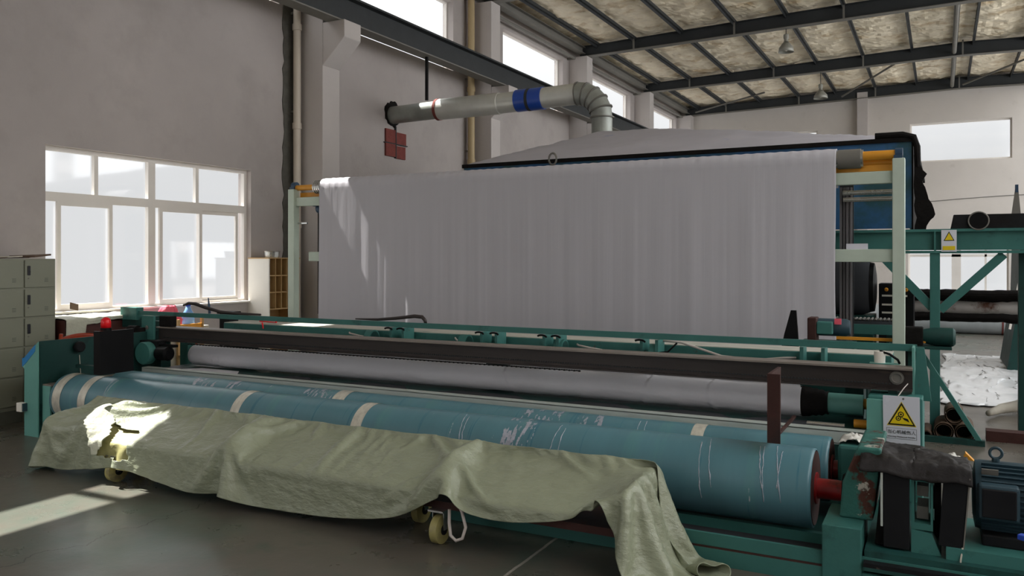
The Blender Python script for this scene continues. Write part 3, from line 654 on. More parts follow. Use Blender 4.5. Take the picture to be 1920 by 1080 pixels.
# left side frame
t = thing('left_side_frame', 'teal side housing at the left end of the rollers with blue painted top', 'side housing', (-7.3, 5.2, 0))
emit('housing', B().prism([(-7.36, 4.53, 0), (-7.16, 4.53, 0), (-7.16, 4.53, .855), (-7.36, 4.53, .70), (-7.385, 4.53, .70), (-7.385, 4.53, .62), (-7.36, 4.53, .60)], (0, .01, 0)), 'green_light', t)  # lighter teal than the body, the lit front is put into the colour
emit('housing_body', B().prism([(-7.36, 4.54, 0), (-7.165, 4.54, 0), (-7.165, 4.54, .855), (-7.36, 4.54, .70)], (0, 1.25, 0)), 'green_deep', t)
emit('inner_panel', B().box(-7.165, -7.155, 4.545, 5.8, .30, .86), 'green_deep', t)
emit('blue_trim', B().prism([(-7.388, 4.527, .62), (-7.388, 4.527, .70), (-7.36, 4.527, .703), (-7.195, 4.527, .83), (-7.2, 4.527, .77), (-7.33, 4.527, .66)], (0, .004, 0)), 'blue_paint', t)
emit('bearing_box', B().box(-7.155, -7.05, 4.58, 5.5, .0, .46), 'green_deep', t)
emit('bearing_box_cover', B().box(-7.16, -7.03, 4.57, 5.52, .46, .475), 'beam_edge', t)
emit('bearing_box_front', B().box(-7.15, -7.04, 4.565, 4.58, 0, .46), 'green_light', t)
emit('knob', B().ring([(-7.155, 4.9, .78), (-7.13, 4.9, .78), (-7.10, 4.9, .78), (-7.09, 4.9, .78)], [.02, .05, .05, .042], 24), 'plate_dark', t, smooth=True)
emit('dangling_wire', B().ring([(-7.148, 4.92, .70), (-7.145, 4.925, .6), (-7.148, 4.935, .5)], .004, 6), 'paper', t)
b = B().box(-7.40, -7.33, 4.48, 4.53, .22, .30)
o = emit('socket_box', b, 'white_board', bevel=.004); tag(o, 'small white socket box on the front of the teal housing', 'socket')
emit('socket_side', B().box(-7.329, -7.315, 4.49, 4.53, .225, .295), 'motor_blue', o)
# rollers
def roller(x0, x1, yc, zc, r, label, bands, hub, drips):
    t = thing('blue_roller', label, 'roller', ((x0+x1)/2, yc, zc-r), 'blue covered rollers')
    xs = [x0, x0+.004, x0+.02] + [x0+.02+(x1-x0-.04)*k/80 for k in range(1, 80)] + [x1-.02, x1-.004, x1]
    rs = [r-.02, r-.004, r] + [r+.0015*fbm(x*1.2, yc) for x in xs[3:-3]] + [r, r-.003, r-.012]
    emit('roller_cover', B().ring([(x, yc, zc) for x in xs], rs, 64, caps=False), 'roller_vinyl', t, smooth='all')
    emit('end_rim', B().ring([(x1-.008, yc, zc), (x1+.002, yc, zc)], [r-.0165, r-.018], 64), 'iron_rust', t, smooth=True)
    emit('end_rim', B().ring([(x0-.004, yc, zc), (x0+.01, yc, zc)], [r-.02, r-.01], 48), 'iron_rust', t, smooth=True)
    for a, c in bands:
        emit('tape_band', B().ring([(a, yc, zc), (c, yc, zc)], r+.0025, 64, caps=False), 'tape_silver', t, smooth='all')
    for a, c, seed in drips:
        rnd = random.Random(seed)
        if c-a > .12:
            def sm(u, v, a=a, c=c): 
                th = -.15+1.75*v; xx = a+(c-a)*u; rr = r+.0022; return (xx+.03*math.sin(th*1.2), yc-rr*math.sin(th), zc+rr*math.cos(th))
            def sk(u, v, a=a, c=c, seed=seed):
                return fbm((a+(c-a)*u)*22+.8*v, v*2.2, seed, 5) < .18+.25*abs(2*v-1)**2
            emit('adhesive_smear', B().grid(sm, 110, 90, sk), 'wrap_white', t, smooth='all')
        else:
            for k in range(int((c-a)/.04)+1):
                x = a+.04*k+rnd.uniform(-.01, .01); tilt = rnd.uniform(-.03, .05); pts = []
                a0 = rnd.uniform(.1, .4); a1 = rnd.uniform(1.3, 2.0)
                for q in range(20):
                    th = a0+(a1-a0)*q/19
                    xx = x+tilt*q/19+.004*fbm(q*.35, k, seed)
                    pts.append((xx, yc-(r+.0005)*math.sin(th), zc+(r+.0005)*math.cos(th)))
                emit('adhesive_streak', B().ring(pts, [.0012+.0028*max(0, fbm(q*.3, seed, k)+.3) for q in range(20)], 6), 'wrap_white', t, smooth='all')
    hr = .055
    emit('hub', B().ring([(x1, yc, zc), (x1+.01, yc, zc), (x1+.012, yc, zc), (hub, yc, zc)], [.085, .085, hr, hr], 24), 'red_hub', t, smooth=True)
    emit('hub', B().cyl((x0-.04, yc, zc), (x0, yc, zc), hr, 24), 'red_hub', t, smooth=True)
    return t
roller(-7.02, -.61, 4.75, .345, .215, 'front large blue roller with silver tape bands', [(-6.97, -6.86), (-6.62, -6.52), (-4.82, -4.73), (-3.66, -3.57)], -.44,
       [(-6.32, -6.28, 1), (-2.82, -2.74, 2), (-2.5, -2.28, 3), (-2.1, -2.04, 4), (-1.22, -1.16, 5), (-.90, -.84, 6), (-.80, -.76, 8)])
roller(-6.94, -.58, 5.22, .345, .19, 'rear blue roller behind the front one, streaked with white adhesive', [(-4.28, -4.16), (-1.40, -1.32)], -.5,
       [(-5.9, -5.62, 11), (-5.5, -5.32, 12), (-4.62, -4.32, 13), (-2.62, -2.32, 14), (-2.2, -2.02, 15), (-1.75, -1.7, 16)])
# galvanised channel behind rollers
t = thing('steel_channel_rail', 'long galvanised channel rail behind the rear blue roller', 'rail', (-3.7, 5.5, .10))
emit('channel', B().box(-7.0, -.34, 5.48, 5.49, .445, .525).box(-7.0, -.34, 5.48, 5.56, .52, .53).box(-7.0, -.34, 5.48, 5.56, .44, .45), 'galvanised', t)
for x in (-6.8, -4.7, -2.6, -.9):
    emit('bracket', B().box(x, x+.08, 5.50, 5.56, .10, .44), 'green_deep', t)
# table, fabric roll
t = thing('cutting_table', 'dark green table top under the rolled grey fabric', 'table', (-3.7, 5.9, .10))
emit('table_top', B().box(-6.98, -.42, 5.58, 6.12, .47, .50), 'green_deep', t)
for x in (-6.9, -5.0, -3.0, -1.0): emit('table_leg', B().box(x, x+.06, 5.7, 6.05, .10, .47), 'green_deep', t)
for i, (x, wd) in enumerate(((-6.6, .75), (-5.4, .45), (-4.6, .7), (-3.6, .8), (-2.5, .6), (-1.75, .55), (-1.15, .6))):
    o = emit('felt_sheet', B().prism([(x-.15, 5.60, .5005), (x+wd, 5.60, .5005), (x+wd-.2, 5.83, .5005), (x+.05, 5.83, .5005)], (0, 0, .006)), 'felt_dark' if i else 'cloth_roll')
    tag(o, 'flat grey felt sheet on the table edge, %s from the left' % ordn[i], 'felt sheet', 'felt sheets on the table edge')
t = thing('fabric_roll', 'long roll of light grey fabric under the iron beam', 'fabric roll', (-3.8, 5.95, .52))
creases = [(-6.45, .02), (-6.35, .02), (-5.7, .03), (-3.12, .05), (-1.95, .04), (-1.45, .05)]
def ff(u, v):
    x = -6.78+5.93*u; a = 2*PI*v
    r = .104+.003*fbm(x*1.2, 4)+.0025*fbm(x*4, math.cos(a)*1.5, math.sin(a)*1.5)
    for cx_, wd in creases:
        d = (x-cx_-.035*math.sin(a+cx_*3)); r += .006*math.exp(-(d/wd)**2*2)*math.copysign(1, d)*(.6+.4*math.sin(a*2+cx_))
    if u < .004: r -= .006
    return (x, 5.95+r*math.cos(a), .618+r*math.sin(a))
emit('rolled_fabric', B().grid(ff, 500, 48), 'cloth_roll', t, smooth='all')
emit('end_face', B().cyl((-6.785, 5.95, .618), (-6.77, 5.95, .618), .098, 40), 'cloth_roll', t, smooth=True)
emit('plastic_wrap', B().ring([(-.86+.02*k, 5.95, .618) for k in range(10)], [.103, .103, .101, .10, .09, .095, .085, .09, .075, .08], 26), 'black_rough', t, smooth='all')
emit('core_tube', B().cyl((-.68, 5.95, .618), (-.46, 5.95, .618), .07, 28), 'green_light', t, smooth=True)
emit('core_shaft', B().cyl((-.46, 5.95, .628), (-.36, 5.95, .628), .035, 20), 'orange', t, smooth=True)
t = thing('winding_shaft', 'short orange shaft with chrome rod below the fabric roll end', 'shaft', (-.5, 5.85, .50))
emit('shaft', B().cyl((-.50, 5.72, .535), (-.40, 5.72, .535), .028, 18), 'orange', t, smooth=True)
emit('rod', B().cyl((-.78, 5.66, .522), (-.55, 5.66, .522), .018, 16), 'chrome', t, smooth=True)
# right end frame
t = thing('right_end_frame', 'teal end column at the right end of the fabric roll', 'end column', (-.22, 5.8, 0))
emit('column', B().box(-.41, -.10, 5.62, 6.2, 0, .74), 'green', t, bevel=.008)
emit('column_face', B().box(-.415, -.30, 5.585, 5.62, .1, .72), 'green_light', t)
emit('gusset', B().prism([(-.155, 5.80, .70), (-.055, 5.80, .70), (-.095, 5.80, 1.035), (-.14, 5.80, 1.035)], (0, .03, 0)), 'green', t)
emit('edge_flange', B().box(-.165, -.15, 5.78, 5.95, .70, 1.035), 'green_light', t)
# left end frame
t = thing('left_end_frame', 'teal leg frame under the left end of the green rail', 'leg frame', (-7.35, 6.15, 0))
emit('leg', B().box(-7.25, -7.13, 6.15, 6.25, 0, .86), 'green', t, bevel=.004)
emit('leg', B().box(-7.62, -7.5, 5.98, 6.1, 0, .98), 'green_deep', t)
emit('head_box', B().box(-7.92, -7.66, 5.93, 6.02, .94, 1.075), 'green', t, bevel=.004)
emit('head_bar', B().box(-7.9, -7.2, 5.94, 6.0, .86, .94), 'green_deep', t)
# green guard rail
t = thing('guard_rail', 'long thin green rail across the front of the hanging cloth', 'rail', (-3.9, 5.95, .99))
emit('rail_bar', B().box(-7.66, -.14, 5.95, 5.97, .995, 1.04), 'green', t)
for i, x in enumerate((-4.35, -4.22, -3.42, -3.28, -2.84, -2.72, -2.02, -1.90, -.86, -.72)):
    emit('rail_bracket', B().prism([(x-.012, 5.975, .82), (x+.012, 5.975, .82), (x+.012, 5.975, .985), (x-.012, 5.975, .985)], (0, .16, 0)), 'green', t)
# hooks & discs
for i, x in enumerate((-4.35, -4.22, -3.42, -3.28, -2.84, -2.72, -2.02)):
    pts = [(x+.045*math.sin(a), 5.935, .965+.022*math.cos(a)) for a in [-.9+k*.28 for k in range(9)]]
    o = emit('cable_hook', B().ring(pts, .008, 8), 'black', smooth=True); tag(o, 'small black hook under the green rail, %s from the left' % ordn[i], 'hook', 'black hooks under the rail')
for i, x in enumerate((-4.62, -3.62, -2.72, -1.93)):
    t = thing('guide_disc', 'round green guide disc behind the iron beam, %s from the left' % ordn[i], 'disc', (x, 6.05, .82), 'green guide discs')
    emit('disc_rim', B().cyl((x-.035, 6.05, .875), (x+.035, 6.05, .875), .075, 32), 'green', t, smooth=True)
    emit('disc_face', B().cyl((x+.035, 6.05, .875), (x+.038, 6.05, .875), .062, 32), 'green_deep', t, smooth=True)
# box beam
t = thing('box_beam', 'wide teal box beam with pale top behind the rail', 'beam', (-3.4, 6.3, 0))
emit('beam_body', B().box(-6.6, -.30, 6.15, 6.46, .72, .935), 'green', t, bevel=.004)
emit('pale_top', B().box(-6.6, -.30, 6.16, 6.455, .935, .94), 'beam_top_pale', t)  # pale tone with teal patches along the whole beam top
for x in (-6.5, -3.5, -.6): emit('beam_leg', B().box(x, x+.12, 6.2, 6.42, 0.10, .72), 'green_deep', t)
for i, (x, l) in enumerate(((-4.95, .2), (-3.78, .06), (-2.62, .22))):
    o = emit('white_wire', B().ring([(x, 6.145, .905), (x+.02, 6.12, .90), (x+l*.5, 6.13, .885), (x+l, 6.14, .87)], .008, 8), 'rope', smooth='all'); tag(o, 'short white wire end out of the box beam, %s from the left' % ordn[i], 'wire', 'white wire ends')
o = emit('white_cable', B().ring([(-1.95, 6.1, .975), (-1.75, 6.11, .965), (-1.45, 6.13, .875), (-1.2, 6.13, .86), (-1.0, 6.14, .885), (-.92, 6.14, .89)], .009, 8), 'rope', smooth='all'); tag(o, 'white cable looping along the box beam at the right', 'cable')
o = emit('black_cable', B().ring([(-2.02, 6.0, .98), (-2.03, 6.0, .9), (-1.95, 6.0, .88), (-1.82, 6.0, .9), (-1.75, 6.0, .97)], .007, 8), 'black', smooth='all'); tag(o, 'thin black cable loop tied under the green rail', 'cable')
# iron beam
t = thing('iron_beam', 'long dark iron beam lying across above the fabric roll', 'beam', (-3.6, 5.78, .76))
BX0, BX1 = -7.07, -.16
emit('top_flange', B().box(BX0, BX1, 5.70, 5.86, .898, .91), 'beam_edge', t)  # lighter than the web, the bright edge line is put into the colour
emit('web', B().box(BX0, BX1, 5.735, 5.75, .778, .898), 'beam_iron', t)
emit('bottom_flange', B().box(BX0, BX1, 5.70, 5.86, .766, .778), 'beam_iron', t)
b = B()
for k in range(330):
    x = -7.0+k*.0205; b.box(x, x+.012, 5.728, 5.735, .80, .808)
ch = emit('chain', b, 'steel_dark', t)
b = B()
for k in range(205):
    x = -6.6+k*.0205; b.box(x, x+.014, 5.69, 5.70, .750+.003*(k % 2), .762)
b.box(-6.6, -2.4, 5.693, 5.697, .753, .759)
emit('chain', b, 'black', t)
emit('sprocket', B().ring([(-.25, 5.733, .845), (-.25, 5.725, .845)], .042, 20).ring([(-.25+.03*math.cos(a), 5.722, .845+.03*math.sin(a)) for a in [2*PI*k/16 for k in range(16)]], .005, 6, closed=True), 'steel_grey', t, smooth=True)
for x in (-7.07, -.30): emit('beam_support', B().box(x, x+.05, 5.72, 5.84, .74 if x > -1 else .10, .766), 'green_deep', t)
# pressing arms
def arm(x, label):
    t = thing('press_arm', label, 'arm', (x, 4.75, .585), 'black press arms')
    emit('arm_plate', B().box(x-.008, x+.008, 4.60, 4.92, .60, .975), 'black' if x < -3 else 'iron_rust', t)
    emit('arm_flange', B().box(x-.075 if x < -3 else x-.008, x+.008 if x < -3 else x+.06, 4.588, 4.60, .60, .975), 'black' if x < -3 else 'iron_rust', t)
    if x < -3: emit('arm_link', B().box(-7.03, x-.07, 4.80, 4.86, .60, .63), 'green_deep', t)
    else: emit('arm_link', B().box(x-.008, x+.008, 4.92, 5.48, .585, .60), 'iron_rust', t)
    return t
arm(-6.40, 'black metal box arm at the left end, under the red beacon')
arm(-.83, 'dark rusty upright plate in front of the iron beam at the right')
t = thing('warning_beacon', 'red rotating warning beacon on the black box at the left', 'beacon', (-6.44, 4.68, .975))
emit('beacon_base', B().cyl((-6.44, 4.68, .975), (-6.44, 4.68, 1.0), .045, 28), 'black', t, smooth=True)
emit('beacon_dome', B().ring([(-6.44, 4.68, 1.0), (-6.44, 4.68, 1.05), (-6.44, 4.68, 1.075), (-6.44, 4.68, 1.088), (-6.44, 4.68, 1.092)], [.042, .042, .036, .02, .004], 28), 'plastic_red', t, smooth='all')
# carriage on left end of beam
t = thing('cutter_carriage', 'green cutter carriage with disc guard on the left end of the iron beam', 'carriage', (-6.95, 5.68, .62))
emit('carriage_plate', B().box(-7.24, -7.06, 5.665, 5.69, .73, 1.02), 'green', t, bevel=.003)
emit('carriage_bolt', B().cyl((-7.15, 5.655, .90), (-7.15, 5.665, .90), .022, 16), 'chrome', t, smooth=True)
emit('disc_guard', B().ring([(-7.02, 5.50, .66), (-7.02, 5.51, .66), (-7.02, 5.58, .66)], [.105, .112, .112], 40), 'green', t, smooth=True)
emit('guard_arm', B().box(-7.16, -6.90, 5.58, 5.68, .70, .78), 'plate_dark', t)
emit('motor', B().ring([(-6.91, 5.60, .66), (-6.89, 5.60, .66), (-6.76, 5.60, .66), (-6.74, 5.60, .66)], [.05, .07, .07, .05], 20), 'black', t, smooth=True)
emit('motor_bracket', B().box(-6.95, -6.72, 5.60, 5.68, .72, .745), 'black', t)
emit('clamp_block', B().box(-7.05, -6.88, 5.72, 5.80, .91, 1.02), 'black_rough', t, bevel=.01)
emit('shaft_knob', B().cyl((-7.36, 5.62, .88), (-7.24, 5.62, .88), .04, 18).box(-7.25, -7.18, 5.6, 5.67, .86, .90), 'black_rough', t, smooth=True)
# arms and hoses on rail
o = emit('cable_hose', B().ring([(-6.98, 5.965, 1.115), (-6.9, 5.965, 1.14), (-6.8, 5.965, 1.135), (-6.65, 5.965, 1.10), (-6.45, 5.965, 1.065), (-6.25, 5.965, 1.055), (-5.9, 5.965, 1.052)], [.010, .016, .018, .018, .016, .014, .01], 10), 'beam_iron', smooth='all'); tag(o, 'bent dark cable hose rising from the left end of the rail', 'hose')
o = emit('upright_pin', B().ring([(-6.62, 5.985, 1.04), (-6.63, 5.985, 1.12), (-6.64, 5.985, 1.20)], [.014, .012, .005], 10), 'bearing_blue', smooth=True); tag(o, 'small upright pin standing on the green rail', 'pin')
o = emit('cable_hose', B().ring([(-4.75, 5.985, 1.05), (-4.5, 5.985, 1.052), (-4.3, 5.985, 1.07), (-4.1, 5.985, 1.095), (-4.02, 5.985, 1.09), (-3.99, 5.985, 1.06), (-3.985, 5.985, 1.035)], [.006, .012, .015, .017, .017, .016, .014], 10), 'beam_iron', smooth='all'); tag(o, 'dark bent hose curving up over the middle of the rail', 'hose')
o = emit('trash_canister', B().box(-7.15, -7.0, 6.6, 6.74, 0, .985).box(-7.17, -6.98, 6.58, 6.76, .985, 1.01), 'plate_dark', bevel=.006); tag(o, 'grey lidded bin behind the left end of the iron beam', 'bin')
# gearmotor on right
t = thing('gear_motor', 'small green gear motor with pink label at the lower right of the cloth', 'motor', (-.75, 7.0, .93))
emit('gearbox', B().box(-.95, -.88, 6.9, 7.06, .94, 1.13), 'iron_rust', t, bevel=.01)
emit('terminal_box', B().box(-.88, -.76, 6.9, 7.0, 1.0, 1.1), 'green', t, bevel=.01)
emit('motor_body', B().ring([(-.90, 7.02, 1.05), (-.67, 7.02, 1.05), (-.64, 7.02, 1.05)], [.07, .07, .055], 22), 'motor_blue', t, smooth=True)
emit('label', B().box(-.75, -.70, 6.935, 6.95, 1.08, 1.125), 'plastic_pink', t)
emit('mount', B().box(-1.0, -.60, 6.88, 7.12, .0, .94), 'green_deep', t)
o = emit('dark_plate', B().prism([(-1.06, 6.8, 1.19), (-1.02, 6.8, 1.19), (-1.0, 6.8, .9), (-1.13, 6.8, .9), (-1.11, 6.8, 1.0)], (0, .03, 0)), 'black'); tag(o, 'leaning dark metal plate at the lower right edge of the cloth', 'plate')
o.parent = None
t = thing('white_cup', 'white cup with a black lever beside the right end of the rail', 'cup', (-.35, 5.9, .91))
emit('cup_body', B().ring([(-.36, 5.92, .915), (-.36, 5.92, .99)], [.033, .036], 24), 'white_board', t, smooth=True)
emit('cup_tray', B().box(-.42, -.24, 5.88, 5.94, .91, .915), 'green_light', t)
emit('cup_lever', B().ring([(-.36, 5.90, .992), (-.30, 5.90, .975), (-.25, 5.90, .94), (-.24, 5.90, .915)], .008, 8), 'black', t, smooth='all')

# ------------------------------------------------------------------ hanging sign
t = thing('warning_sign', 'white hanging sign with yellow entanglement triangle and Chinese text', 'sign', (-.2, 5.55, .42))
SX, SZ, SW, SH, SY = -.322, .462, .205, .292, 5.575
def sp_(u, v): return (SX+SW*u + .004*(1-v), SY, SZ+SH*v)
emit('sign_plate', B().prism([sp_(0, 0), sp_(1, 0), sp_(1, 1), sp_(0, 1)], (0, .003, 0)), 'sign_white', t, bevel=.001)
def flat(name, uv, m, d):
    emit(name, B().prism([(p[0], SY-d, p[2]) for p in [sp_(u, v) for u, v in uv]], (0, .0008, 0)), m, t)
flat('triangle_edge', [(.10, .375), (.905, .375), (.51, .89)], 'sign_yellow', .001)
flat('triangle_border', [(.125, .388), (.88, .388), (.51, .87)], 'sign_black', .0018)
flat('triangle_field', [(.19, .418), (.815, .418), (.51, .81)], 'sign_yellow', .0026)
b = B()
def disc(u, v, r, d, n=24):
    c = sp_(u, v); return [(c[0]+r*math.cos(2*PI*k/n), SY-d, c[2]+r*math.sin(2*PI*k/n)) for k in range(n)]
b.prism(disc(.49, .62, .017, .0034), (0, .0008, 0)); b.prism(disc(.42, .535, .015, .0034), (0, .0008, 0))
b.prism([(p[0], SY-.0034, p[2]) for p in [sp_(*q) for q in ((.50, .58), (.55, .55), (.62, .545), (.68, .53), (.72, .46), (.64, .49), (.57, .51), (.54, .54), (.49, .565))]], (0, .0008, 0))
emit('pictogram', b, 'sign_black', t)
b = B()
b.prism(disc(.49, .62, .011, .0042), (0, .0008, 0)); b.prism(disc(.42, .535, .0095, .0042), (0, .0008, 0))
emit('gear_ring', b, 'sign_yellow', t)
b = B(); b.prism(disc(.49, .62, .006, .005), (0, .0008, 0)); b.prism(disc(.42, .535, .005, .005), (0, .0008, 0)); emit('gear_hub', b, 'sign_black', t)
b = B()
for q in (((.09, .325), (.91, .325), (.91, .32), (.09, .32)), ((.09, .105), (.91, .105), (.91, .10), (.09, .10)), ((.09, .10), (.098, .10), (.098, .325), (.09, .325)), ((.902, .10), (.91, .10), (.91, .325), (.902, .325))):
    b.prism([(p[0], SY-.0012, p[2]) for p in [sp_(u, v) for u, v in q]], (0, .0008, 0))
emit('caption_frame', b, 'sign_black', t)
def text(body, x, y, z, size, name, m, parent, width=None):
    cu = bpy.data.curves.new(name, 'FONT'); cu.body = body; cu.size = size; cu.align_x = 'CENTER'; cu.extrude = .0004
    o = bpy.data.objects.new(name+'_curve', cu); COL.objects.link(o)
    dg = bpy.context.evaluated_depsgraph_get(); me = bpy.data.meshes.new_from_object(o.evaluated_get(dg))
    COL.objects.unlink(o); bpy.data.objects.remove(o)
    xs = [v.co.x for v in me.vertices]; k = (width/(max(xs)-min(xs))) if width and xs else 1
    me.transform(Matrix.Diagonal((k, 1, 1, 1))); me.transform(Matrix.Rotation(PI/2, 4, 'X'))
    me.transform(Matrix.Translation(Vector((x, y, z)) - wloc(parent)))
    me.materials.clear(); me.materials.append(MATS[m])
    q = bpy.data.objects.new(name, me); COL.objects.link(q); q.parent = parent; return q
text('当心机械伤人', SX+SW*.5+.003, SY-.0016, SZ+SH*.215, .026, 'caption_text', 'sign_black', t, .155)
text('Warning Mechanical Standby', SX+SW*.5+.003, SY-.0016, SZ+SH*.135, .012, 'caption_text', 'sign_black', t, .155)
emit('eyelet', B().cyl((SX+SW*.56, SY-.004, SZ+SH*.95), (SX+SW*.56, SY, SZ+SH*.95), .006, 12), 'chrome', t, smooth=True)
emit('hanging_wire', B().ring([(SX+SW*.42, SY-.002, SZ+SH*1.0), (SX+SW*.56, SY+.06, SZ+SH*1.14), (SX+SW*.66, SY+.15, SZ+SH*1.2)], .003, 8), 'rope', t)

# ------------------------------------------------------------------ drive end at right
t = thing('bearing_pedestal', 'peeling green bearing housing beside the red shaft', 'bearing', (-.37, 4.6, .30))
emit('housing', B().prism([(-.455, 4.42, .30), (-.30, 4.42, .30), (-.26, 4.42, .66), (-.37, 4.42, .66), (-.44, 4.42, .48)], (0, .5, 0)), 'green_peel', t, bevel=.01)
emit('bearing_cap', B().ring([(-.47, 4.75, .345), (-.455, 4.75, .345)], [.09, .1], 24), 'black_rough', t, smooth=True)
t = thing('rear_bearing', 'green bearing block behind the peeling one at the rear roller end', 'bearing', (-.47, 5.2, .10))
emit('block', B().box(-.53, -.40, 5.05, 5.4, .10, .53), 'green', t, bevel=.02)
emit('block_rag', B().grid(lambda u, v: (-.53+.14*u, 5.08+.2*v, .531+.03*math.sin(PI*u)*(1+fbm(u*5, v*5))), 14, 10), 'rag_white', t, smooth='all', solid=.004)
t = thing('black_guard_plate', 'black coupling guard beside the peeling housing', 'guard', (-.24, 4.45, .19))
emit('guard', B().prism([(-.29, 4.40, .2), (-.16, 4.40, .2), (-.14, 4.40, .58), (-.255, 4.40, .58)], (0, .3, 0)), 'black_rough', t)
t = thing('gear_housing', 'oily dark gear housing plate next to the bearing pedestal', 'gear housing', (-.2, 4.4, .19))
emit('plate', B().box(-.25, -.135, 4.37, 4.395, .20, .575), 'plate_dark', t, bevel=.004)
emit('edge_strip', B().box(-.262, -.252, 4.365, 4.40, .3, .575), 'galvanised', t)
t = thing('coupling_window', 'green coupling bracket with a window beside the flywheel', 'bracket', (-.09, 4.45, .19))
emit('bracket_frame', B().box(-.128, -.115, 4.39, 4.6, .19, .565).box(-.045, -.035, 4.39, 4.6, .3, .565).box(-.115, -.045, 4.39, 4.6, .53, .565).box(-.115, -.045, 4.39, 4.6, .30, .33), 'green', t)
emit('foot_plate', B().prism([(-.128, 4.38, .19), (-.0, 4.38, .19), (-.04, 4.38, .29), (-.128, 4.38, .30)], (0, .3, 0)), 'green', t)
emit('inner_block', B().box(-.105, -.055, 4.44, 4.6, .34, .40).box(-.105, -.055, 4.44, 4.6, .45, .50), 'steel_grey', t)
t = thing('flywheel', 'black flywheel rim between the bracket and the belt guard', 'wheel', (-.02, 4.65, .19))
emit('wheel_rim', B().ring([(-.03, 4.65, .40), (.0, 4.65, .40)], [.2, .2], 40), 'black', t, smooth=True)
emit('wheel_hub', B().cyl((-.05, 4.65, .40), (-.03, 4.65, .40), .06, 24), 'steel_grey', t, smooth=True)
t = thing('belt_guard', 'flat dark belt guard plate with pale worn edge before the motor', 'guard', (.05, 4.4, .19))
emit('guard_plate', B().prism([(-.012, 4.37, .245), (.088, 4.37, .23), (.115, 4.37, .575), (.01, 4.37, .575)], (0, .02, 0)), 'plate_dark', t, bevel=.003)
emit('worn_edge', B().prism([(.088, 4.366, .23), (.094, 4.366, .23), (.121, 4.366, .575), (.115, 4.366, .575)], (0, .3, 0)), 'steel_grey', t)
emit('hanging_strip', B().ring([(.088, 4.365, .25), (.08, 4.34, .2), (.078, 4.33, .165), (.10, 4.30, .155)], .004, 6), 'paper', t)
def covf(u, v):
    x = -.36+.49*u; y = 4.33+.56*v*(1-.25*u)
    z = .615+.03*math.sin(PI*v)+.012*fbm(x*8, y*6)-.03*u+.02*math.sin(u*9+v*3)*(.3)
    if v < .14: z -= (.14-v)/.14*.05; y += (.14-v)*.2
    x += .05*v*(1 if u < .5 else -.4) * (1-2*abs(u-.5)*.2)
    return (x, y, z)
o = emit('black_cover_sheet', B().grid(covf, 50, 40), 'black_sheet', smooth='all', solid=.012); tag(o, 'crumpled black rubber sheet covering the gear drive at lower right', 'cover sheet')
b = thing('electric_motor', 'blue grey electric motor with terminal box at the lower right corner', 'motor', (.35, 4.6, .245))
t = b
emit('motor_body', B().ring([(.135, 4.62, .45), (.145, 4.62, .45), (.165, 4.62, .45), (.62, 4.62, .45), (.66, 4.62, .45)], [.10, .16, .165, .165, .13], 40), 'motor_blue', t, smooth=True)
for k in range(17):
    a = PI*.62+PI*.76*k/16
    y = 4.62+.165*math.cos(a); z = .45+.165*math.sin(a)
    emit('cooling_fin', B().bar((.17, y, z), (.61, y, z), .006, .03, (0, math.cos(a), math.sin(a))), 'motor_blue', t)
emit('terminal_box', B().box(.155, .32, 4.40, 4.48, .385, .545), 'motor_blue', t, bevel=.012)
emit('terminal_cover', B().box(.168, .307, 4.388, 4.40, .398, .532), 'plate_dark', t, bevel=.01)
emit('name_plate', B().bar((.17, 4.505, .585), (.24, 4.505, .585), .006, .03, (0, -.3, 1)), 'steel_grey', t)
emit('eye_bolt', B().ring([(.235+.026*math.cos(a), 4.62, .655+.026*math.sin(a)) for a in [2*PI*k/20 for k in range(20)]], .007, 8, closed=True), 'motor_blue', t, smooth=True)
emit('eye_bolt_base', B().cyl((.235, 4.62, .60), (.235, 4.62, .63), .018, 14), 'motor_blue', t, smooth=True)
emit('motor_foot', B().box(.17, .60, 4.46, 4.78, .245, .30), 'plate_dark', t, bevel=.008)
o = emit('orange_wedge', B().prism([(.10, 4.80, .575), (.15, 4.80, .565), (.11, 4.80, .605)], (0, .05, 0)), 'orange'); tag(o, 'small orange wedge behind the black cover by the motor', 'wedge')
# blue stool in the corner
t = thing('blue_stand', 'bright blue tubular steel stand cut by the lower right corner of the photo', 'stand', (.5, 3.15, 0))
emit('top_bar', B().bar((.237, 3.31, .645), (.74, 3.04, .645), .03, .018), 'bright_blue', t, bevel=.003)
emit('top_bar', B().bar((.50, 3.47, .645), (.85, 3.27, .645), .03, .018), 'bright_blue', t, bevel=.003)
for x, y in ((.268, 3.293), (.72, 3.05), (.52, 3.46), (.83, 3.28)):
    emit('leg', B().box(x-.011, x+.011, y-.011, y+.011, 0, .637), 'bright_blue', t)
emit('cross_bar', B().bar((.268, 3.293, .2), (.52, 3.46, .2), .02, .02).bar((.72, 3.05, .2), (.83, 3.28, .2), .02, .02), 'bright_blue', t)

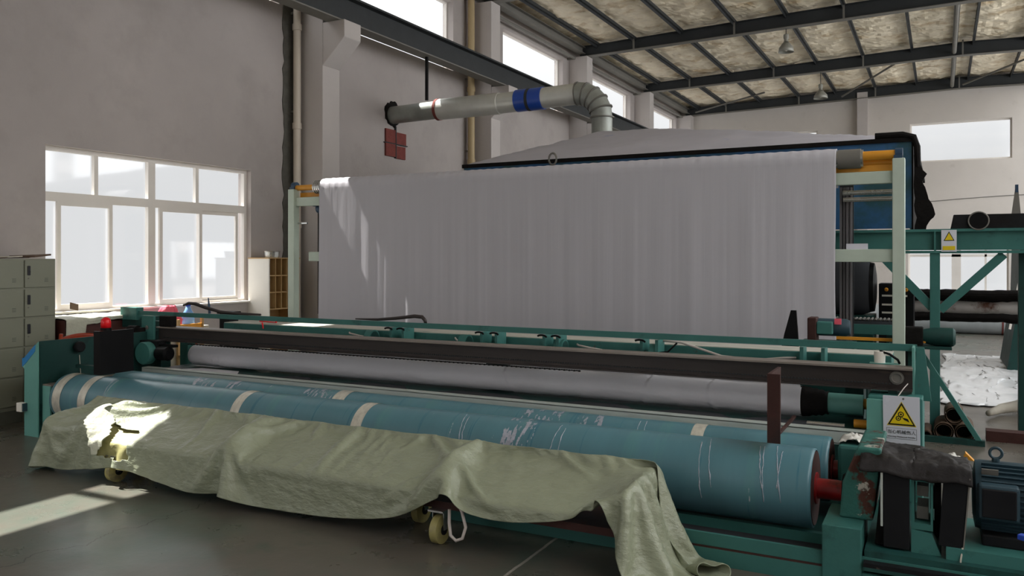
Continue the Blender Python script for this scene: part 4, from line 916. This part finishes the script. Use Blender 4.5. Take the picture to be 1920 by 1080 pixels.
# ------------------------------------------------------------------ trolley and tarp
t = thing('trolley', 'low wheeled trolley hidden under the green tarpaulin', 'trolley', (-3.7, 4.05, 0))
emit('deck', B().box(-5.96, -1.40, 3.90, 4.24, .195, .235), 'iron_rust', t)
for x in (-5.53, -4.1, -2.48, -1.40):
    emit('upright', B().box(x-.015, x+.015, 4.04, 4.08, .235, .46), 'steel_grey', t)
emit('top_bar', B().box(-5.95, -1.38, 4.18, 4.21, .36, .385), 'steel_grey', t)
for x in (-5.9, -3.0, -1.42): emit('rear_upright', B().box(x-.02, x+.02, 4.18, 4.21, .235, .36), 'steel_grey', t)
for (x, y, s) in ((-5.25, 3.90, 1), (-2.50, 3.90, 1), (-2.80, 4.16, .95), (-5.3, 4.16, .95)):
    c = emit('caster', B().box(x-.05, x+.05, y-.05, y+.05, .185, .195).box(x-.038, x-.034, y-.02, y+.02, .08, .185).box(x+.034, x+.038, y-.02, y+.02, .08, .185), 'chrome', t)
    r = .08
    emit('wheel', B().ring([(x-.026, y, r), (x-.022, y, r), (x+.022, y, r), (x+.026, y, r)], [r-.012, r, r, r-.012], 36), 'wheel_pu', c, smooth=True)
    emit('wheel_hub', B().cyl((x-.032, y, r), (x+.032, y, r), .03, 16), 'plate_dark', c, smooth=True)
hem = [(-6.10, .37), (-6.05, .22), (-5.93, .104), (-5.7, .02), (-5.43, .07), (-5.27, .164), (-5.165, .191), (-5.0, .181), (-4.753, .129), (-4.544, .102), (-4.148, .087), (-3.823, .09), (-3.431, .112), (-3.105, .132), (-2.798, .161), (-2.616, .22), (-2.457, .277), (-2.304, .229), (-2.171, .211), (-1.979, .248), (-1.856, .272), (-1.618, .346), (-1.504, .36), (-1.30, .36)]
def holeL(z): return lerp_tab([(.20, -5.345), (.30, -5.30), (.40, -5.40), (.49, -5.52)], z)
def holeR(z): return lerp_tab([(.18, -5.03), (.32, -5.06), (.42, -5.20), (.47, -5.34), (.50, -5.47)], z)
# the tarpaulin settles over the trolley: a cloth grid with position-based constraints, solved here at build time
def settle_tarp(NX=236, NS=40, steps=230, stretch=1.085):
    import numpy as np
    rng = np.random.default_rng(3)
    hem = [(-6.24, .30), (-6.10, .20), (-5.93, .09), (-5.7, .01), (-5.43, .06), (-5.27, .15), (-5.165, .18), (-5.0, .17), (-4.753, .12), (-4.544, .09), (-4.148, .07), (-3.823, .07),
           (-3.431, .09), (-3.105, .11), (-2.798, .14), (-2.616, .22), (-2.457, .28), (-2.304, .22), (-2.171, .20), (-1.979, .23), (-1.856, .26), (-1.618, .34), (-1.47, .33), (-1.40, .06), (-1.30, -.02), (-.7, -.05)]
    X0, X1, EL, ER, YF, YB = -6.20, -.74, -6.02, -1.36, 3.83, 4.29
    xs = np.linspace(X0, X1, NX); dx = xs[1]-xs[0]
    hz = np.interp(xs, [a for a, b in hem], [b for a, b in hem]) + np.where((xs > -5.6) & (xs < -1.5), .045, .01)
    ds = ((YB-YF)+(.40-hz)+.02)/(NS-1)
    poles = (-5.53, -4.1, -2.48)
    P = np.zeros((NX, NS, 3)); jj = np.arange(NS)
    for j in range(NS):
        s = ds*j; top = s <= YB-YF
        P[:, j, 0] = xs; P[:, j, 1] = np.where(top, YB-s, YF-.03); P[:, j, 2] = np.maximum(np.where(top, .53, .53-(s-(YB-YF))), .02)
    P += rng.normal(0, .002, P.shape)
    for k in range(14):
        kx = rng.uniform(3, 22); ph = rng.uniform(0, 6); kj = rng.uniform(-.3, .3)
        P[:, :, 1] += .0035*np.sin(kx*xs[:, None]+kj*jj[None, :]+ph)*np.where(xs > ER, 4, 1)[:, None]
    pin = np.zeros((NX, NS), bool); pin[(xs > EL) & (xs < ER), 0] = True
    W = np.where(pin, 0., 1.); PIN = P.copy(); PIN[..., 2] = .500; V = np.zeros_like(P)
    dsr = np.broadcast_to(ds[:, None], (NX, NS))
    xst = np.where((xs > EL+.1) & (xs < ER-.05), stretch, 1.03)
    cons = []
    def add(A, Bi, rest, k):
        A = A.reshape(-1); Bi = Bi.reshape(-1); wa = W.reshape(-1)[A]; wb = W.reshape(-1)[Bi]; q = k/(wa+wb+1e-9)
        cons.append((A, Bi, rest.reshape(-1), (wa*q)[:, None], (wb*q)[:, None]))
    ID = np.arange(NX*NS).reshape(NX, NS)
    for step, k in ((1, 1.0), (2, .10), (3, .04)):
        for off in range(2*step):
            i = np.array([q for q in range(off, NX-step) if (q-off) % (2*step) == 0])
            add(ID[i], ID[i+step], np.broadcast_to((dx*step*xst[i])[:, None], (len(i), NS)).copy(), k)
            j = np.array([q for q in range(off, NS-step) if (q-off) % (2*step) == 0])
            if len(j): add(ID[:, j], ID[:, j+step], dsr[:, j]*step, k)
    for o in (0, 1):
        for q in (0, 1):
            I, J = np.meshgrid(np.arange(o, NX-1, 2), np.arange(q, NS-1, 2), indexing='ij'); rest = np.hypot(dx*xst[I], dsr[I, J])
            add(ID[I, J], ID[I+1, J+1], rest, .4); add(ID[I+1, J], ID[I, J+1], rest, .4)
    def ground(x, y):
        base = .30+.16*np.clip((y-YF)/(YB-YF), 0, 1)
        base = np.maximum(base, .49-.7*np.abs(x-ER)-.15*np.maximum(0, 3.98-y)); base = np.maximum(base, .45-.7*np.abs(x-EL)-.2*np.maximum(0, 3.95-y))
        for s in poles: base = np.maximum(base, .52-1.35*np.hypot(x-s, .45*np.maximum(0, 4.03-y)))
        return np.where((x > EL) & (x < ER) & (y > YF) & (y < YB+.03), base, -9)
    dt = 1/120
    for st in range(steps):
        V[..., 2] -= 9.8*dt; V *= .985; O = P.copy(); P = P+V*dt*(W > 0)[..., None]
        for it in range(11):
            F = P.reshape(-1, 3)
            for A, Bi, rest, wa, wb in cons:
                d = F[Bi]-F[A]; l = np.sqrt((d*d).sum(1))+1e-9; c = ((l-rest)/l)[:, None]*d
                F[A] += wa*c; F[Bi] -= wb*c
            P = F.reshape(NX, NS, 3)
            if it % 5 == 0:
                x, y, z = P[..., 0], P[..., 1], P[..., 2]
                h = ground(x, y); pen = h-z; m = pen > 0
                k = np.argmin(np.stack([pen, y-YF+.003, x-EL+.003, ER-x+.003]), 0)
                q = m & (k == 0); z[q] = h[q]; y[q] = O[..., 1][q]+.5*(y-O[..., 1])[q]; x[q] = O[..., 0][q]+.5*(x-O[..., 0])[q]
                y[m & (k == 1)] = YF-.002; x[m & (k == 2)] = EL-.002; x[m & (k == 3)] = ER+.002
                r = np.hypot(y-4.75, z-.345); q = r < .225; f = .225/np.maximum(r, 1e-6)
                y[q] = 4.75+(y[q]-4.75)*f[q]; z[q] = .345+(z[q]-.345)*f[q]
                q = (z < .175) & (y > 4.268); y[q] = 4.268
                q = z < .008; z[q] = .008; x[q] = O[..., 0][q]+.2*(x-O[..., 0])[q]; y[q] = O[..., 1][q]+.2*(y-O[..., 1])[q]
        P[pin] = PIN[pin]
        V = (P-O)/dt; sp = np.sqrt((V*V).sum(-1, keepdims=True)); V *= np.minimum(1, 2.5/np.maximum(sp, 1e-6))
    return P
TP = settle_tarp()
t = thing('tarpaulin', 'pale green plastic tarpaulin draped over the trolley, trailing to the floor at right', 'tarpaulin', (-3.7, 4.0, 0))
b = B(); NX, NSS = TP.shape[0], TP.shape[1]
vg = [[b.bm.verts.new(TP[i, j]) for j in range(NSS)] for i in range(NX)]
for i in range(NX-1):
    for j in range(NSS-1):
        x, y, z = (TP[i, j]+TP[i+1, j+1])/2
        if y < 3.99 and .19 < z < .49 and holeL(z)-.02 < x < holeR(z): continue
        b.bm.faces.new((vg[i][j], vg[i+1][j], vg[i+1][j+1], vg[i][j+1]))
bmesh.ops.delete(b.bm, geom=[v for v in b.bm.verts if not v.link_faces], context='VERTS')
o = emit('tarp_sheet', b, 'tarp', t, smooth='all')
md = o.modifiers.new('subdivision', 'SUBSURF'); md.levels = 2; md.render_levels = 2
tx = bpy.data.textures.new('crinkle', 'CLOUDS'); tx.noise_scale = .12; tx.noise_depth = 4; tx.noise_type = 'SOFT_NOISE'
md = o.modifiers.new('crinkles', 'DISPLACE'); md.texture = tx; md.strength = .018; md.mid_level = .5; md.texture_coords = 'LOCAL'
md = o.modifiers.new('thickness', 'SOLIDIFY'); md.thickness = .003
def patch(name, keep, off, m):
    b = B(); used = {}
    def vv(i, j):
        if (i, j) not in used: used[i, j] = b.bm.verts.new(Vector(TP[i, j])+Vector(off))
        return used[i, j]
    for i in range(NX-1):
        for j in range(NSS-1):
            x, y, z = (TP[i, j]+TP[i+1, j+1])/2
            if keep(x, y, z): b.bm.faces.new((vv(i, j), vv(i+1, j), vv(i+1, j+1), vv(i, j+1)))
    o = emit(name, b, m, t, smooth='all')
    md = o.modifiers.new('subdivision', 'SUBSURF'); md.levels = 2; md.render_levels = 2
    tx2 = bpy.data.textures.new('crease', 'CLOUDS'); tx2.noise_scale = .10
    md = o.modifiers.new('crinkles', 'DISPLACE'); md.texture = tx2; md.strength = .008; md.mid_level = .5
    md = o.modifiers.new('thickness', 'SOLIDIFY'); md.thickness = .003
patch('inner_layer', lambda x, y, z: -5.75 < x < -4.95 and y < 4.10 and .12 < z < .51, (0, .026, -.016), 'tarp_inner')
def flapL(z): return lerp_tab([(.19, -5.37), (.30, -5.42), (.42, -5.53), (.52, -5.64)], z)
patch('folded_flap', lambda x, y, z: y < 4.08 and .19 < z < .53 and flapL(z) < x < holeL(z)+.012+.02*fbm(z*40, 2), (0, -.018, .012), 'tarp_white')  # whiter than the sheet, the sunlit look of the flap is in its colour
o = emit('rope_loop', B().ring([(-2.40, 3.84, .22), (-2.395, 3.83, .15), (-2.38, 3.82, .085), (-2.345, 3.82, .062), (-2.305, 3.82, .08), (-2.29, 3.83, .14), (-2.32, 3.84, .22), (-2.35, 3.85, .25)], .009, 10), 'rope', smooth='all')
tag(o, 'loop of white rope hanging under the tarpaulin beside the caster', 'rope')

# ------------------------------------------------------------------ left side furniture
t = thing('locker_cabinet', 'grey green steel locker cabinet with keyed doors at the left edge', 'locker', (-8.2, 4.7, 0))
LY1 = 5.245; cw = .325
emit('carcass', B().box(-8.45, -8.01, LY1-3*cw-.02, LY1+.005, 0.0, 1.60), 'locker', t, bevel=.004)
rows = [1.585-.288*k for k in range(6)]
for c in range(3):
    y1 = LY1-.012-c*cw; y0 = y1-cw+.02
    for r, zt in enumerate(rows[:5]):
        d = emit('door', B().box(-8.01, -7.995, y0, y1, zt-.27, zt), 'locker', t, bevel=.003)
        emit('lock', B().box(-7.995, -7.985, y0+.022, y0+.052, zt-.15, zt-.055), 'lock_black', d, bevel=.006)
        emit('keyhole', B().cyl((-7.995, y0+.035, zt-.18), (-7.99, y0+.035, zt-.18), .006, 10), 'steel_grey', d)
        emit('vent_slots', B().box(-7.996, -7.992, y0+.2, y0+.235, zt-.215, zt-.21).box(-7.996, -7.992, y0+.2, y0+.235, zt-.20, zt-.195).box(-7.996, -7.992, y0+.2, y0+.235, zt-.185, zt-.18), 'locker_gap', d)
    emit('plinth', B().box(-8.01, -8.0, y0, y1, .0, .12), 'locker_gap', t)
for i, (x, y, z, wx, wy, rot) in enumerate(((-8.25, 4.8, 1.601, .3, .4, .3), (-8.2, 4.95, 1.607, .25, .35, -.2), (-8.15, 5.08, 1.613, .25, .3, .5), (-8.2, 4.5, 1.601, .28, .2, 0))):
    a = [Vector((x, y, z))+Matrix.Rotation(rot, 3, 'Z')@Vector((sx_*wx/2, sy_*wy/2, 0)) for sx_, sy_ in ((-1, -1), (1, -1), (1, 1), (-1, 1))]
    a[2].z += .02; 
    o = emit('paper_bundle', B().prism(a, (0, 0, .006+.006*i)), 'paper' if i % 2 else 'cardboard'); tag(o, ['flat brown card under the papers on the lockers', 'white papers lying across the locker top', 'brown card at the right end of the locker top', 'white papers at the left edge of the locker top'][i], 'papers', 'papers on the lockers')
t = thing('brown_cabinet', 'low dark brown cabinet under the large window', 'cabinet', (-8.2, 6.0, 0))
emit('cabinet_body', B().box(-8.48, -7.93, 5.3, 6.30, 0, .97), 'wood_brown', t, bevel=.005)
for k in range(2): emit('door', B().box(-7.93, -7.915, 5.33+k*.48, 5.78+k*.48, .06, .93), 'wood_brown', t, bevel=.004)
def cc(u, v):
    y = 5.28+1.04*u; s = v*.75
    x = -8.46+min(s, .56); z = .985-max(0, s-.56)*(1.0 if y < 5.5 else .30+.12*math.sin(y*5))
    return (x+.012*fbm(y*4, s*4)+(.02 if s > .56 else 0), y, z+.012*fbm(y*5, s*5))
o = emit('table_cloth', B().grid(cc, 60, 30), 'tarp_white', smooth='all', solid=.004); tag(o, 'pale cloth spread over the brown cabinet', 'cloth')
# chair
t = thing('wooden_chair', 'glossy red brown wooden chair back behind the teal housing', 'chair', (-7.75, 5.3, 0))
for y in (5.08, 5.52):
    emit('back_post', B().ring([(-7.72, y, 0), (-7.72, y, .45), (-7.66, y, .86)], .018, 12), 'wood_red', t, smooth='all')
    emit('front_leg', B().cyl((-7.45, y, 0), (-7.45, y, .43), .018, 12), 'wood_red', t, smooth=True)
emit('top_rail', B().grid(lambda u, v: (-7.665-.02*math.sin(PI*u), 5.08+.44*u, .75+.07*v+.03*math.sin(PI*u)), 20, 3), 'wood_red', t, smooth='all', solid=.02)
emit('seat', B().box(-7.74, -7.44, 5.06, 5.54, .43, .455), 'wood_red', t, bevel=.008)
t = thing('wooden_chair', 'orange wooden chair behind the cutter carriage', 'chair', (-7.85, 6.9, 0))
for y in (6.75, 7.1):
    emit('back_post', B().box(-8.0, -7.97, y-.015, y+.015, 0, .88), 'wood_tan', t)
    emit('front_leg', B().box(-7.66, -7.63, y-.015, y+.015, 0, .43), 'wood_red', t)
emit('backrest', B().box(-7.99, -7.97, 6.75, 7.1, .66, .82), 'orange', t, bevel=.005)
emit('seat', B().box(-8.0, -7.62, 6.73, 7.12, .43, .46), 'wood_tan', t, bevel=.005)
for k in range(3): emit('slat', B().box(-7.99, -7.98, 6.82+.09*k, 6.85+.09*k, .46, .66), 'wood_red', t)
# pigeonhole shelf
t = thing('pigeonhole_shelf', 'white sided pigeonhole shelf in the corner behind the left post', 'shelf', (-8.3, 8.65, 0))
emit('side_panel', B().box(-8.5, -8.12, 8.36, 8.38, 0, 1.60), 'white_board', t)
emit('side_panel', B().box(-8.5, -8.12, 8.94, 8.96, 0, 1.60), 'wood_tan', t)
emit('back_panel', B().box(-8.5, -8.49, 8.38, 8.94, 0, 1.60), 'wood_tan', t)
emit('top_panel', B().box(-8.5, -8.11, 8.35, 8.97, 1.60, 1.615), 'wood_tan', t)
for z in (.2, .62, .90, 1.13, 1.36): emit('shelf_board', B().box(-8.49, -8.12, 8.38, 8.94, z, z+.015), 'wood_tan', t)
for k in range(1, 5): emit('divider', B().box(-8.49, -8.12, 8.38+.112*k-.005, 8.38+.112*k+.005, .915, 1.60), 'wood_tan', t)
t = thing('steel_pan', 'shiny metal pan on top of the pigeonhole shelf', 'pan', (-8.25, 8.55, 1.615))
emit('pan_body', B().ring([(-8.25, 8.55, 1.615), (-8.25, 8.55, 1.70)], [.10, .11], 28), 'chrome', t, smooth=True)
emit('pan_rim', B().ring([(-8.25+.112*math.cos(a), 8.55+.112*math.sin(a), 1.70) for a in [2*PI*k/28 for k in range(28)]], .006, 8, closed=True), 'chrome', t, smooth=True)
# sill items
o = emit('brown_card', B().bar((-8.40, 5.72, 1.04), (-8.43, 5.74, 1.11), .1, .01, (1, 0, 0)), 'cardboard', bevel=.003); tag(o, 'small brown box leaning on the window sill above the cabinet', 'box')
t = thing('blue_bottle', 'pale blue plastic bottle below the window behind the rail', 'bottle', (-8.3, 7.05, 0))
t.location = (-8.1, 7.0, .0)
emit('bottle_stand', B().box(-8.4, -8.03, 6.45, 7.25, 0, .78), 'paper', t, bevel=.005)
emit('bottle_body', B().ring([(-8.2, 7.08, .78), (-8.2, 7.08, .92), (-8.2, 7.08, .97), (-8.2, 7.08, 1.02)], [.075, .07, .04, .025], 24), 'plastic_blue', t, smooth='all')
emit('bottle_cap', B().cyl((-8.2, 7.08, 1.02), (-8.2, 7.08, 1.05), .03, 16), 'bright_blue', t, smooth=True)
def bag(u, v):
    a = 2*PI*u; r = .13*(1-.5*v**2)*(1+.2*fbm(math.cos(a)*2, math.sin(a)*2, v*3))
    return (-8.2+r*math.cos(a), 6.80+r*1.1*math.sin(a), .782+.26*v)
o = emit('red_bag', B().grid(bag, 32, 16), 'plastic_pink', smooth='all', solid=.003); tag(o, 'crumpled pink red plastic bag under the middle of the large window', 'bag')
o = emit('red_tie', B().ring([(-6.02, 6.12, .90), (-6.04, 6.13, .95), (-6.12, 6.2, .95), (-6.2, 6.25, .96), (-6.0, 6.25, .955), (-5.92, 6.2, .96), (-5.97, 6.2, 1.0)], .008, 6), 'plastic_red', smooth='all'); tag(o, 'red plastic string lying on the left end of the box beam', 'string')
